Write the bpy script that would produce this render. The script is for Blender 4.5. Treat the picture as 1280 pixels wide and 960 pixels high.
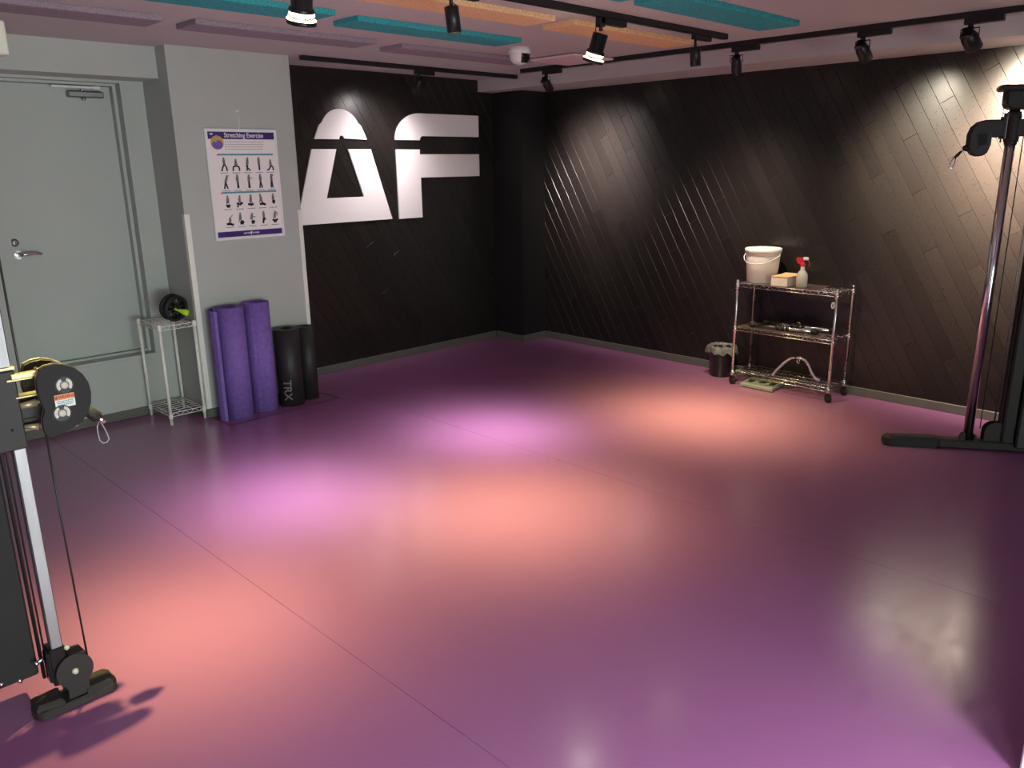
import bpy, math, random
from mathutils import Vector, Matrix
random.seed(7)
for o in list(bpy.data.objects): bpy.data.objects.remove(o)
sc = bpy.context.scene
COL = sc.collection
PI = math.pi

# ------------------------------------------------------------ camera
F_PX, YAW, PITCH, ROLL = 998.797, 0.782279, 0.268780, -0.014129
fw = Vector((math.sin(YAW)*math.cos(PITCH), math.cos(YAW)*math.cos(PITCH), -math.sin(PITCH)))
r0 = Vector((math.cos(YAW), -math.sin(YAW), 0)); u0 = r0.cross(fw)
rt = math.cos(ROLL)*r0 + math.sin(ROLL)*u0; up = -math.sin(ROLL)*r0 + math.cos(ROLL)*u0
cam = bpy.data.objects.new('camera', bpy.data.cameras.new('camera')); COL.objects.link(cam)
m = Matrix((rt, up, -fw)).transposed().to_4x4(); m.translation = (0, 0, 1.6)
cam.matrix_world = m
cam.data.sensor_width = 36; cam.data.lens = F_PX/1280*36; cam.data.clip_start = 0.05
sc.camera = cam

# ------------------------------------------------------------ world, exposure, room lights
w = bpy.data.worlds.new('world'); sc.world = w; w.use_nodes = True
w.node_tree.nodes['Background'].inputs[0].default_value = (0.5, 0.5, 0.55, 1)
w.node_tree.nodes['Background'].inputs[1].default_value = 0.006
sc.view_settings.view_transform = 'Standard'; sc.view_settings.look = 'None'
sc.view_settings.exposure = 0.0; sc.view_settings.gamma = 1

def area(name, loc, size, power, color, rot=(0, 0, 0), spread=PI):
    l = bpy.data.lights.new(name, 'AREA'); l.shape = 'RECTANGLE'; l.size, l.size_y = size
    l.energy = power; l.color = color; l.spread = spread
    o = bpy.data.objects.new(name, l); COL.objects.link(o); o.location = loc; o.rotation_euler = rot
    return o
# behind the photographer: ceiling luminaires, then an added ambient fill light
area('ceiling_luminaire', (0.95, -1.15, 2.24), (.5, .5), 120, (0.88, 0.93, 1.0), spread=2.0)
area('ceiling_luminaire', (-0.45, -0.90, 2.24), (.5, .5), 60, (0.88, 0.93, 1.0), spread=2.3)
area('ambient_fill_light', (0.6, -2.5, 0.62), (3.6, 1.0), 108, (0.80, 1.0, 0.90), (-PI/2, 0, PI), spread=2.3)  # unseen upright panel, added only to raise the ambient level

WARM = (1.0, 0.98, 0.30)      # yellow track lamps over the floor
COOL = (1.0, 1.0, 0.93)       # neutral ringed lamps
WASH = (1.0, 0.84, 0.66)      # wall washers

# ------------------------------------------------------------ materials
def mat(name, col, rough=0.5, metal=0.0, var=0.0, scale=8.0, bump=0.0, bscale=60.0, trans=0.0, emit=None, estr=0.0, alpha=1.0, ior=1.45, coat=0.0, spec=0.5, stretch=None, rvar=0.0):
    M = bpy.data.materials.new(name); M.use_nodes = True
    nt = M.node_tree; b = nt.nodes['Principled BSDF']; N = nt.nodes.new; L = nt.links.new
    b.inputs['Base Color'].default_value = (*col, 1); b.inputs['Roughness'].default_value = rough
    b.inputs['Metallic'].default_value = metal; b.inputs['IOR'].default_value = ior
    b.inputs['Transmission Weight'].default_value = trans; b.inputs['Alpha'].default_value = alpha
    b.inputs['Coat Weight'].default_value = coat; b.inputs['Specular IOR Level'].default_value = spec
    if emit: b.inputs['Emission Color'].default_value = (*emit, 1); b.inputs['Emission Strength'].default_value = estr
    tc = N('ShaderNodeTexCoord'); mp = N('ShaderNodeMapping'); L(tc.outputs['Object'], mp.inputs[0])
    if stretch: mp.inputs['Scale'].default_value = stretch
    if var > 0 or rvar > 0:
        n = N('ShaderNodeTexNoise'); n.inputs['Scale'].default_value = scale; n.inputs['Detail'].default_value = 5
        L(mp.outputs[0], n.inputs['Vector'])
    if var > 0:
        r = N('ShaderNodeValToRGB'); r.color_ramp.elements[0].position = .3; r.color_ramp.elements[1].position = .7
        r.color_ramp.elements[0].color = (*[c*(1-var) for c in col], 1); r.color_ramp.elements[1].color = (*[min(1, c*(1+var)) for c in col], 1)
        L(n.outputs['Fac'], r.inputs[0]); L(r.outputs[0], b.inputs['Base Color'])
    if rvar > 0:
        mr = N('ShaderNodeMapRange'); mr.inputs['From Min'].default_value = .3; mr.inputs['From Max'].default_value = .7
        mr.inputs['To Min'].default_value = rough-rvar; mr.inputs['To Max'].default_value = rough+rvar
        L(n.outputs['Fac'], mr.inputs[0]); L(mr.outputs[0], b.inputs['Roughness'])
    if bump > 0:
        n2 = N('ShaderNodeTexNoise'); n2.inputs['Scale'].default_value = bscale; n2.inputs['Detail'].default_value = 4
        bp = N('ShaderNodeBump'); bp.inputs['Strength'].default_value = bump; bp.inputs['Distance'].default_value = .002
        L(mp.outputs[0], n2.inputs['Vector']); L(n2.outputs['Fac'], bp.inputs['Height']); L(bp.outputs[0], b.inputs['Normal'])
    return M

M = {}
M['grey_wall'] = mat('painted_wall', (.43, .445, .425), .62, var=.03, scale=3, bump=.25, bscale=220)
M['door'] = mat('painted_door', (.415, .44, .42), .5, var=.03, scale=2, bump=.1, bscale=120)
M['base'] = mat('vinyl_skirting', (.105, .098, .088), .55, var=.06, scale=6)
M['ceil'] = mat('ceiling_paint', (.50, .455, .46), .8, var=.02, scale=2, bump=.15, bscale=150)
M['black_wall'] = mat('black_backing', (.006, .005, .005), .7)
M['near_wall'] = mat('light_wall', (.45, .44, .43), .7, var=.03, scale=3)
M['black_panel'] = mat('black_panel', (.011, .009, .010), .5, var=.1, scale=4, bump=.15, bscale=90)
M['logo'] = mat('white_acrylic', (.90, .85, .85), .45, var=.01, scale=3)
M['black_metal'] = mat('black_powder_coat', (.016, .015, .016), .42, var=.08, scale=30, bump=.12, bscale=400)
M['track'] = mat('black_aluminium', (.010, .010, .011), .4, var=.05, scale=20)
M['gloss_black'] = mat('gloss_black', (.008, .009, .009), .16, var=.05, scale=20)
M['shroud'] = mat('charcoal_shroud', (.020, .0175, .0175), .6, spec=.22, var=.05, scale=6, bump=.2, bscale=500)
M['machine'] = mat('graphite_coat', (.030, .025, .024), .5, spec=.3, var=.08, scale=30, bump=.12, bscale=400)
M['chrome'] = mat('chrome', (.70, .68, .70), .16, metal=1, rvar=.05, scale=12)
M['brushed'] = mat('brushed_steel', (.30, .285, .30), .5, metal=1, rvar=.08, scale=30, stretch=(1, 1, .1))
M['wire_chrome'] = mat('wire_chrome', (.66, .62, .60), .25, metal=1, rvar=.05, scale=15)
M['white_coat'] = mat('white_epoxy', (.82, .80, .74), .4, var=.03, scale=15)
M['cream_bar'] = mat('cream_edge', (.68, .63, .52), .55, var=.03, scale=10)
M['purple_mat'] = mat('purple_foam', (.20, .115, .42), .72, var=.16, scale=45, bump=.9, bscale=260)
M['purple_edge'] = mat('purple_foam_edge', (.075, .045, .20), .8, var=.1, scale=60)
M['black_mat'] = mat('black_foam', (.022, .018, .020), .5, var=.12, scale=50, bump=.5, bscale=240)
M['print_grey'] = mat('grey_print', (.16, .15, .15), .6)
M['rubber'] = mat('black_rubber', (.012, .011, .012), .6, var=.1, scale=40, bump=.3, bscale=150)
M['lime'] = mat('lime_plastic', (.48, .80, .03), .4, var=.03, scale=20)
M['teal'] = mat('teal_felt', (.04, .33, .36), .95, var=.35, scale=120, bump=1.0, bscale=180)
M['orange'] = mat('orange_felt', (.80, .50, .27), .95, var=.2, scale=120, bump=1.0, bscale=180)
M['mauve'] = mat('mauve_felt', (.29, .225, .27), .95, var=.25, scale=120, bump=1.0, bscale=180)
M['vent'] = mat('vent_plastic', (.74, .56, .57), .6, var=.02, scale=10)
M['white_plastic'] = mat('white_plastic', (.78, .76, .72), .38, var=.02, scale=10)
M['cream_plastic'] = mat('cream_plastic', (.72, .72, .60), .45, var=.02, scale=10)
M['smoke_glass'] = mat('smoked_window', (.006, .006, .007), .12)
M['bucket'] = mat('bucket_plastic', (.80, .74, .68), .4, var=.02, scale=10)
M['card'] = mat('pale_card', (.72, .60, .52), .7, var=.06, scale=40)
M['kraft'] = mat('kraft_card', (.62, .42, .20), .75, var=.12, scale=30, stretch=(4, 1, 1))
M['red'] = mat('red_plastic', (.62, .015, .03), .35, var=.05, scale=20)
M['cloudy'] = mat('cloudy_plastic', (.80, .74, .66), .32, trans=.35, var=.02, scale=10)
M['bag'] = mat('thin_bin_liner', (.22, .20, .21), .35, var=.3, scale=30, bump=1.0, bscale=60, trans=.3)
M['bin'] = mat('bin_plastic', (.012, .011, .016), .35, var=.05, scale=12)
M['liner'] = mat('shelf_liner_sheet', (.10, .062, .06), .3, var=.15, scale=12)
M['scale_top'] = mat('scale_top', (.25, .235, .24), .45, var=.05, scale=20)
M['dark_screen'] = mat('dark_screen', (.02, .025, .015), .3)
M['paper'] = mat('poster_paper', (.86, .79, .80), .35, var=.01, scale=5)
M['indigo'] = mat('indigo_print', (.045, .022, .16), .4, var=.02, scale=5)
M['aqua'] = mat('aqua_print', (.09, .32, .38), .45)
M['pinkprint'] = mat('pink_print', (.62, .09, .16), .45)
M['skin'] = mat('pale_print', (.38, .33, .31), .5)
M['figure'] = mat('grey_figure_print', (.20, .18, .18), .5)
M['ink'] = mat('black_print', (.015, .013, .018), .5)
M['lav'] = mat('lavender_print', (.30, .25, .42), .5)
M['amber'] = mat('amber_print', (.70, .33, .05), .45)
M['violet'] = mat('violet_print', (.16, .10, .42), .45)
M['silver'] = mat('silver_frame', (.82, .82, .84), .35, metal=.1)
M['sticker_orange'] = mat('orange_sticker', (.72, .20, .05), .45)
M['sticker_white'] = mat('white_sticker', (.66, .70, .66), .45)
M['teal_ink'] = mat('teal_ink', (.10, .22, .22), .5)
M['yellow_steel'] = mat('zinc_plate', (.40, .33, .20), .38, metal=.6, var=.05, scale=20)
M['cream_bearing'] = mat('nylon_pulley', (.52, .49, .40), .45, var=.04, scale=20)
M['tape'] = mat('black_tape', (.014, .006, .02), .5)
M['partition'] = mat('white_partition', (.66, .61, .57), .5, var=.02, scale=4)
M['lens_warm'] = mat('warm_lens', (1, .9, .6), .4, emit=(1.0, .84, .45), estr=140)
M['lens_cool'] = mat('bright_lens', (1, 1, .9), .4, emit=(1.0, .96, .80), estr=140)
M['ring_glow'] = mat('glowing_ring', (1, .95, .8), .3, emit=(1.0, .86, .45), estr=14)
M['lens_dim'] = mat('washer_lens', (1, .9, .7), .4, emit=WASH, estr=10)
M['clear'] = mat('clear_glass', (1, 1, 1), .05, trans=1.0, ior=1.3)
M['closer'] = mat('bright_closer_arm', (.72, .72, .70), .4, metal=.3)
M['red_cord'] = mat('steel_edge', (.55, .50, .42), .35, metal=.8)

def floor_mat():
    Mf = mat('purple_vinyl', (.27, .105, .30), .36)
    nt = Mf.node_tree; b = nt.nodes['Principled BSDF']; N = nt.nodes.new; L = nt.links.new
    tc = N('ShaderNodeTexCoord')
    n1 = N('ShaderNodeTexNoise'); n1.inputs['Scale'].default_value = 1.6; n1.inputs['Detail'].default_value = 8; n1.inputs['Roughness'].default_value = .65
    L(tc.outputs['Object'], n1.inputs['Vector'])
    r = N('ShaderNodeValToRGB'); r.color_ramp.elements[0].position = .3; r.color_ramp.elements[1].position = .72
    r.color_ramp.elements[0].color = (.262, .096, .228, 1); r.color_ramp.elements[1].color = (.278, .103, .240, 1)
    L(n1.outputs['Fac'], r.inputs[0])
    # fine scuffs, stretched both ways
    scr = []
    for sc_, st, rot in ((5, (1, 9, 1), .5), (9, (1, 1, 1), .2)):
        mp = N('ShaderNodeMapping'); mp.inputs['Scale'].default_value = st; mp.inputs['Rotation'].default_value = (0, 0, rot)
        n = N('ShaderNodeTexNoise'); n.inputs['Scale'].default_value = sc_; n.inputs['Detail'].default_value = 8; n.inputs['Roughness'].default_value = .7
        L(tc.outputs['Object'], mp.inputs[0]); L(mp.outputs[0], n.inputs['Vector']); scr.append(n)
    mx = N('ShaderNodeMath'); mx.operation = 'MULTIPLY'; L(scr[0].outputs['Fac'], mx.inputs[0]); L(scr[1].outputs['Fac'], mx.inputs[1])
    mr = N('ShaderNodeMapRange'); mr.inputs['From Min'].default_value = .15; mr.inputs['From Max'].default_value = .36
    mr.inputs['To Min'].default_value = .165; mr.inputs['To Max'].default_value = .25
    L(mx.outputs[0], mr.inputs[0]); L(mr.outputs[0], b.inputs['Roughness'])
    L(r.outputs[0], b.inputs['Base Color'])
    bp = N('ShaderNodeBump'); bp.inputs['Strength'].default_value = .16; bp.inputs['Distance'].default_value = .0015
    L(mx.outputs[0], bp.inputs['Height'])
    n3 = N('ShaderNodeTexNoise'); n3.inputs['Scale'].default_value = 260; L(tc.outputs['Object'], n3.inputs['Vector'])
    bp2 = N('ShaderNodeBump'); bp2.inputs['Strength'].default_value = .05; bp2.inputs['Distance'].default_value = .001
    L(n3.outputs['Fac'], bp2.inputs['Height']); L(bp.outputs[0], bp2.inputs['Normal']); L(bp2.outputs[0], b.inputs['Normal'])
    b.inputs['Specular IOR Level'].default_value = 1.0
    return Mf
M['floor'] = floor_mat()

def plank_mat():
    Mp = mat('dark_laminate', (.02, .016, .015), .34)
    nt = Mp.node_tree; b = nt.nodes['Principled BSDF']; N = nt.nodes.new; L = nt.links.new
    tc = N('ShaderNodeTexCoord'); oi = N('ShaderNodeObjectInfo')
    mp = N('ShaderNodeMapping'); mp.inputs['Scale'].default_value = (1, 1, 1); mp.inputs['Rotation'].default_value = (0, 0, 0)
    L(tc.outputs['Object'], mp.inputs[0])
    n = N('ShaderNodeTexNoise'); n.noise_dimensions = '4D'; n.inputs['Scale'].default_value = 90; n.inputs['Detail'].default_value = 6; n.inputs['Roughness'].default_value = .6
    L(mp.outputs[0], n.inputs['Vector']); mu = N('ShaderNodeMath'); mu.operation = 'MULTIPLY'; mu.inputs[1].default_value = 37; L(oi.outputs['Random'], mu.inputs[0]); L(mu.outputs[0], n.inputs['W'])
    r = N('ShaderNodeValToRGB'); r.color_ramp.elements[0].position = .32; r.color_ramp.elements[1].position = .68
    r.color_ramp.elements[0].color = (.0120, .0092, .0084, 1); r.color_ramp.elements[1].color = (.0150, .0117, .0105, 1)
    L(n.outputs['Fac'], r.inputs[0])
    hs = N('ShaderNodeHueSaturation'); L(r.outputs[0], hs.inputs['Color'])
    mr0 = N('ShaderNodeMapRange'); mr0.inputs['To Min'].default_value = .8; mr0.inputs['To Max'].default_value = 1.2
    L(oi.outputs['Random'], mr0.inputs[0]); L(mr0.outputs[0], hs.inputs['Value']); L(hs.outputs[0], b.inputs['Base Color'])
    mr = N('ShaderNodeMapRange'); mr.inputs['To Min'].default_value = .27; mr.inputs['To Max'].default_value = .30; mr.inputs['From Min'].default_value = .3; mr.inputs['From Max'].default_value = .7
    L(n.outputs['Fac'], mr.inputs[0]); L(mr.outputs[0], b.inputs['Roughness'])
    b.inputs['Specular IOR Level'].default_value = .62
    bp = N('ShaderNodeBump'); bp.inputs['Strength'].default_value = .03; bp.inputs['Distance'].default_value = .001
    L(n.outputs['Fac'], bp.inputs['Height']); L(bp.outputs[0], b.inputs['Normal'])
    return Mp
M['plank'] = plank_mat()

# ------------------------------------------------------------ mesh helpers
class MB:
    def __init__(s): s.v = []; s.f = []; s.sm = []
    def add(s, vs, fs, smooth=False, mx=None):
        k = len(s.v)
        s.v += [tuple(mx @ Vector(p)) if mx else tuple(p) for p in vs]
        s.f += [[i+k for i in q] for q in fs]; s.sm += [smooth]*len(fs); return s
    def box(s, x0, x1, y0, y1, z0, z1, mx=None):
        vs = [(x, y, z) for x in (x0, x1) for y in (y0, y1) for z in (z0, z1)]
        return s.add(vs, [(0,1,3,2),(4,6,7,5),(0,4,5,1),(2,3,7,6),(0,2,6,4),(1,5,7,3)], False, mx)
    def rbox(s, x0, x1, y0, y1, z0, z1, b=.004, mx=None):
        # box with chamfered edges
        X, Y, Z = (x0, x0+b, x1-b, x1), (y0, y0+b, y1-b, y1), (z0, z0+b, z1-b, z1)
        vs = []; idx = {}
        def V(i, j, k):
            key = (i, j, k)
            if key not in idx: idx[key] = len(vs); vs.append((X[i], Y[j], Z[k]))
            return idx[key]
        fs = []
        for a in (0, 3):
            fs.append([V(a,1,1),V(a,2,1),V(a,2,2),V(a,1,2)][::(1 if a else -1)])
            fs.append([V(1,a,1),V(1,a,2),V(2,a,2),V(2,a,1)][::(1 if a else -1)])
            fs.append([V(1,1,a),V(2,1,a),V(2,2,a),V(1,2,a)][::(1 if a else -1)])
        def c(t): return 1 if t == 0 else 2
        for a in (0, 3):
            for d in (0, 3):
                fs.append([V(a,c(d),1),V(a,c(d),2),V(c(a),d,2),V(c(a),d,1)])
                fs.append([V(a,1,c(d)),V(a,2,c(d)),V(c(a),2,d),V(c(a),1,d)])
                fs.append([V(1,a,c(d)),V(2,a,c(d)),V(2,c(a),d),V(1,c(a),d)])
                for e in (0, 3): fs.append([V(a,c(d),c(e)),V(c(a),d,c(e)),V(c(a),c(d),e)])
        return s.add(vs, fs, False, mx)
    def tube(s, pts, r, n=8, closed=False, caps=True, mx=None):
        P = [Vector(p) for p in pts]; R = r if isinstance(r, (list, tuple)) else [r]*len(P)
        vs = []; fs = []; m_ = len(P); ref = None
        for i, p in enumerate(P):
            a = P[(i-1) % m_] if (i > 0 or closed) else P[i]; b = P[(i+1) % m_] if (i < m_-1 or closed) else P[i]
            t = (b-a).normalized() if (b-a).length > 1e-9 else Vector((0, 0, 1))
            if ref is None: ref = Vector((0, 0, 1)) if abs(t.z) < .9 else Vector((1, 0, 0))
            x = (ref - t*ref.dot(t)).normalized(); y = t.cross(x); ref = x
            for k in range(n):
                an = 2*PI*k/n; vs.append(p + R[i]*(math.cos(an)*x + math.sin(an)*y))
        for i in range(m_ if closed else m_-1):
            j = (i+1) % m_
            for k in range(n): fs.append((i*n+k, i*n+(k+1) % n, j*n+(k+1) % n, j*n+k))
        s.add(vs, fs, True, mx)
        if caps and not closed:
            s.add(vs[:n], [tuple(range(n))[::-1]], False, mx); s.add(vs[-n:], [tuple(range(n))], False, mx)
        return s
    def cyl(s, a, b, r, r2=None, n=20, mx=None, caps=True): return s.tube([a, b], [r, r if r2 is None else r2], n, caps=caps, mx=mx)
    def lathe(s, prof, n=28, mx=None, smooth=True):
        vs = []; fs = []
        for (r, z) in prof:
            for k in range(n): vs.append((r*math.cos(2*PI*k/n), r*math.sin(2*PI*k/n), z))
        for i in range(len(prof)-1):
            for k in range(n): fs.append((i*n+k, i*n+(k+1) % n, (i+1)*n+(k+1) % n, (i+1)*n+k))
        return s.add(vs, fs, smooth, mx)
    def prism(s, poly, h, mx=None, z0=0.0, bevel=0.0):
        # polygon in local xy, extruded from z0 to z0+h, optional chamfer on the top
        n = len(poly); A = sum(poly[i][0]*poly[(i+1) % n][1]-poly[(i+1) % n][0]*poly[i][1] for i in range(n))
        if A < 0: poly = poly[::-1]
        rings = [[(x, y, z0) for x, y in poly]]
        if bevel > 0:
            rings.append([(x, y, z0+h-bevel) for x, y in poly]); rings.append([(x, y, z0+h) for x, y in inset(poly, bevel)])
        else: rings.append([(x, y, z0+h) for x, y in poly])
        vs = [p for r_ in rings for p in r_]; fs = [tuple(range(n))[::-1]]
        for i in range(len(rings)-1):
            for k in range(n): fs.append((i*n+k, i*n+(k+1) % n, (i+1)*n+(k+1) % n, (i+1)*n+k))
        fs.append(tuple(range((len(rings)-1)*n, len(rings)*n)))
        return s.add(vs, fs, False, mx)
    def sphere(s, c, r, n=14, mx=None, sz=1.0):
        prof = [(r*math.sin(PI*i/(n//2)) if 0 < i < n//2 else 1e-5, -r*sz*math.cos(PI*i/(n//2))) for i in range(n//2+1)]
        t = Matrix.Translation(c); return s.lathe(prof, n, (mx @ t) if mx else t)
    def mesh(s, name, material, bev=0):
        me = bpy.data.meshes.new(name); me.from_pydata(s.v, [], s.f); me.materials.append(material)
        me.polygons.foreach_set('use_smooth', s.sm); me.update()
        import bmesh
        b = bmesh.new(); b.from_mesh(me); bmesh.ops.remove_doubles(b, verts=b.verts, dist=1e-6); bmesh.ops.recalc_face_normals(b, faces=b.faces)
        b.to_mesh(me); b.free()
        return me
def inset(poly, d):
    n = len(poly); out = []
    for i in range(n):
        p0, p1, p2 = Vector(poly[i-1]), Vector(poly[i]), Vector(poly[(i+1) % n])
        e1 = (p1-p0).normalized(); e2 = (p2-p1).normalized()
        n1 = Vector((-e1.y, e1.x)); n2 = Vector((-e2.y, e2.x)); q = n1+n2; l = q.length_squared
        q = q*(2/l) if l > .2 else n1
        out.append(tuple(p1 + q*d))
    return out
def obj(name, mb, material, parent=None, label=None):
    o = bpy.data.objects.new(name, mb.mesh(name, M[material] if isinstance(material, str) else material))
    COL.objects.link(o)
    if parent: o.parent = parent
    if label: o['label'] = label
    return o
def thing(name, label, cat, loc=(0, 0, 0), rz=0.0, group=None):
    o = bpy.data.objects.new(name, None); COL.objects.link(o); o.location = loc; o.rotation_euler = (0, 0, rz)
    o.empty_display_size = .1; o['label'] = label; o['category'] = cat
    if group: o['group'] = group
    return o
def solo(name, mb, material, label, cat, loc=(0, 0, 0), rz=0.0, group=None):
    o = obj(name, mb, material); o.location = loc; o.rotation_euler = (0, 0, rz); o['label'] = label; o['category'] = cat
    if group: o['group'] = group
    return o
def struct(name, mb, material, label, cat, parent=None):
    o = obj(name, mb, material, parent)
    if not parent: o['kind'] = 'structure'; o['label'] = label; o['category'] = cat
    return o
def clone(root, label):
    r = root.copy(); COL.objects.link(r); r['label'] = label
    def kids(a, b):
        for ch in a.children:
            if ch.name.startswith('lamp_light'): pass
            c = ch.copy(); COL.objects.link(c); c.parent = b; c.matrix_parent_inverse = ch.matrix_parent_inverse
            kids(ch, c)
    kids(root, r); return r
def text_geo(s, size, depth, bold=0.0, align='CENTER'):
    c = bpy.data.curves.new('t', 'FONT'); c.body = s; c.size = size; c.extrude = depth; c.offset = bold
    c.align_x = align; c.align_y = 'CENTER'; c.resolution_u = 3
    o = bpy.data.objects.new('t', c); COL.objects.link(o)
    dg = bpy.context.evaluated_depsgraph_get(); me = bpy.data.meshes.new_from_object(o.evaluated_get(dg))
    vs = [tuple(v.co) for v in me.vertices]; fs = [tuple(p.vertices) for p in me.polygons]
    bpy.data.objects.remove(o); bpy.data.curves.remove(c); bpy.data.meshes.remove(me)
    return vs, fs
def frame(ox, ex, ey, ez):
    ex, ey, ez = Vector(ex), Vector(ey), Vector(ez)
    mm = Matrix((ex, ey, ez)).transposed().to_4x4(); mm.translation = ox; return mm

# ------------------------------------------------------------ the room
XR, YB, ZC, ZB = 5.51, 5.45, 2.307, 2.21      # right wall, logo wall, ceiling, beam underside
PX0, PX1, PY = 2.141, 2.957, 5.02             # grey pillar
YD = 5.405                                    # wall with the door
XL, YN = -1.7, -2.6                           # walls behind the photographer

fl = struct('floor', MB().box(XL-.15, XR+.3, YN-.15, YB+.6, -.10, -.003), 'black_wall', 'purple sheet vinyl floor with long seams between the sheets', 'floor')
edges = [XL-.15, -.575, 1.28, 3.135, 4.99, XR+.05]
for a, b in zip(edges[:-1], edges[1:]):
    poly = [(a+.0008, YN-.1), (b-.0008, YN-.1), (b-.0008, YB+.04), (a+.0008, YB+.04)]
    obj('vinyl_sheet', MB().prism(poly, .003, z0=-.003), 'floor', fl)

struct('ceiling', MB().box(XL-.15, XR+.3, YN-.15, YB+.3, ZC, ZC+.12), 'ceil', 'pale mauve-lit plaster ceiling', 'ceiling')
struct('ceiling_beam', MB().box(5.045, XR+.02, YN, YB+.02, ZB, ZC+.01), 'ceil', 'shallow boxed beam along the top of the plank wall', 'beam')

# clipping of planks to a rectangle
def clip(poly, x0, x1, y0, y1):
    for ax, lim, sg in ((0, x0, 1), (0, x1, -1), (1, y0, 1), (1, y1, -1)):
        out = []
        for i in range(len(poly)):
            p, q = poly[i-1], poly[i]
            dp, dq = (p[ax]-lim)*sg, (q[ax]-lim)*sg
            if (dp >= 0) != (dq >= 0):
                t = dp/(dp-dq); out.append((p[0]+t*(q[0]-p[0]), p[1]+t*(q[1]-p[1])))
            if dq >= 0: out.append(q)
        poly = out
        if len(poly) < 3: return []
    return poly
def planks(parent, mx, x0, x1, y0, y1, ang, wdt, lng, off, seed, gap=.0012):
    # mx maps local (x, y, z) -> world with z out of the wall
    rnd = random.Random(seed); d = Vector((math.cos(ang), math.sin(ang))); nrm = Vector((-d.y, d.x))
    cs = [Vector(c) for c in ((x0, y0), (x1, y0), (x1, y1), (x0, y1))]
    n0 = math.floor((min(c.dot(nrm) for c in cs)-off)/wdt); n1 = math.ceil((max(c.dot(nrm) for c in cs)-off)/wdt)
    t0 = min(c.dot(d) for c in cs); t1 = max(c.dot(d) for c in cs); cnt = 0
    for i in range(n0, n1):
        t = t0 - ((i*.37) % 1)*lng - rnd.random()*.12
        while t < t1:
            a, b = off+i*wdt+gap/2, off+(i+1)*wdt-gap/2
            quad = [tuple(d*(t+gap/2)+nrm*a), tuple(d*(t+lng-gap/2)+nrm*a), tuple(d*(t+lng-gap/2)+nrm*b), tuple(d*(t+gap/2)+nrm*b)]
            t += lng
            q = clip(quad, x0, x1, y0, y1)
            if len(q) < 3: continue
            q = [p for k, p in enumerate(q) if (Vector(p)-Vector(q[k-1])).length > .004]
            if len(q) < 3: continue
            A = abs(sum(q[k-1][0]*q[k][1]-q[k][0]*q[k-1][1] for k in range(len(q))))/2
            if A < .0012: continue
            h = .0075 + rnd.uniform(-.0004, .0004)
            tl = Matrix.Rotation(rnd.uniform(-.0012, .0012), 4, 'Y')
            obj('plank', MB().prism(q, h, mx=mx, bevel=.0010), 'plank', parent); cnt += 1
    return cnt

wr = struct('wall_right', MB().box(XR+.008, XR+.2, YN-.1, YB+.2, 0, ZC), 'black_wall', 'right wall clad in dark diagonal laminate planks', 'wall')
# local x = -world y, local y = world z, out of the wall = -x
mxr = frame((XR+.008, 0, 0), (0, -1, 0), (0, 0, 1), (-1, 0, 0))
c1 = planks(wr, mxr, -5.09, -.35, .058, ZB, -1.0367, .0905, .91, -.0287, 3)
wb = struct('wall_back', MB().box(PX0, XR+.2, YB+.008, YB+.2, 0, ZC), 'black_wall', 'back wall clad in dark diagonal planks carrying white letters', 'wall')
mxb = frame((0, YB+.008, 0), (1, 0, 0), (0, 0, 1), (0, -1, 0))
c2 = planks(wb, mxb, PX1+.001, 5.214, .058, ZC, -1.0367, .0905, .91, .031, 5)
print('planks', c1, c2)
wc = struct('wall_corner', MB().box(5.217, XR+.01, 5.09, YB+.01, 0, ZB), 'black_panel', 'boxed dark column filling the far corner of the room', 'column')
obj('edge_trim', MB().box(5.2145, 5.2185, 5.0875, 5.0915, .06, ZB), 'shroud', wc)

# grey pillar, wall with the door and the bulkhead over it
struct('wall_pillar', MB().box(PX0, PX1, PY, YB+.01, 0, ZC), 'grey_wall', 'grey painted pillar between the door niche and the logo wall', 'pillar')
DX0, DX1, DZ0, DZ1 = 1.195, 2.0, .41, 2.112
dw = MB().box(XL, DX0, YD, YD+.2, 0, ZC).box(DX1, PX0, YD, YD+.2, 0, ZC).box(DX0, DX1, YD, YD+.2, 0, DZ0).box(DX0, DX1, YD, YD+.2, DZ1, ZC).box(DX0, DX1, YD+.165, YD+.2, DZ0, DZ1)
struct('wall_left', dw, 'grey_wall', 'grey painted wall around the raised door', 'wall')
struct('bulkhead', MB().box(XL, PX0, 5.16, YD, 2.127, ZC), 'grey_wall', 'grey boxed bulkhead across the top of the door niche', 'bulkhead')
struct('wall_behind', MB().box(XL-.1, XR, YN-.15, YN, 0, ZC), 'near_wall', 'pale wall behind the camera', 'wall')
struct('wall_side', MB().box(XL-.15, XL, YN, YD+.2, 0, ZC), 'near_wall', 'pale wall to the left of the camera', 'wall')
struct('wall_partition', MB().rbox(2.205, 2.36, -.9, .318, 0, ZC, .004), 'partition', 'white partition end at the bottom right corner of the view', 'wall')

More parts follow.
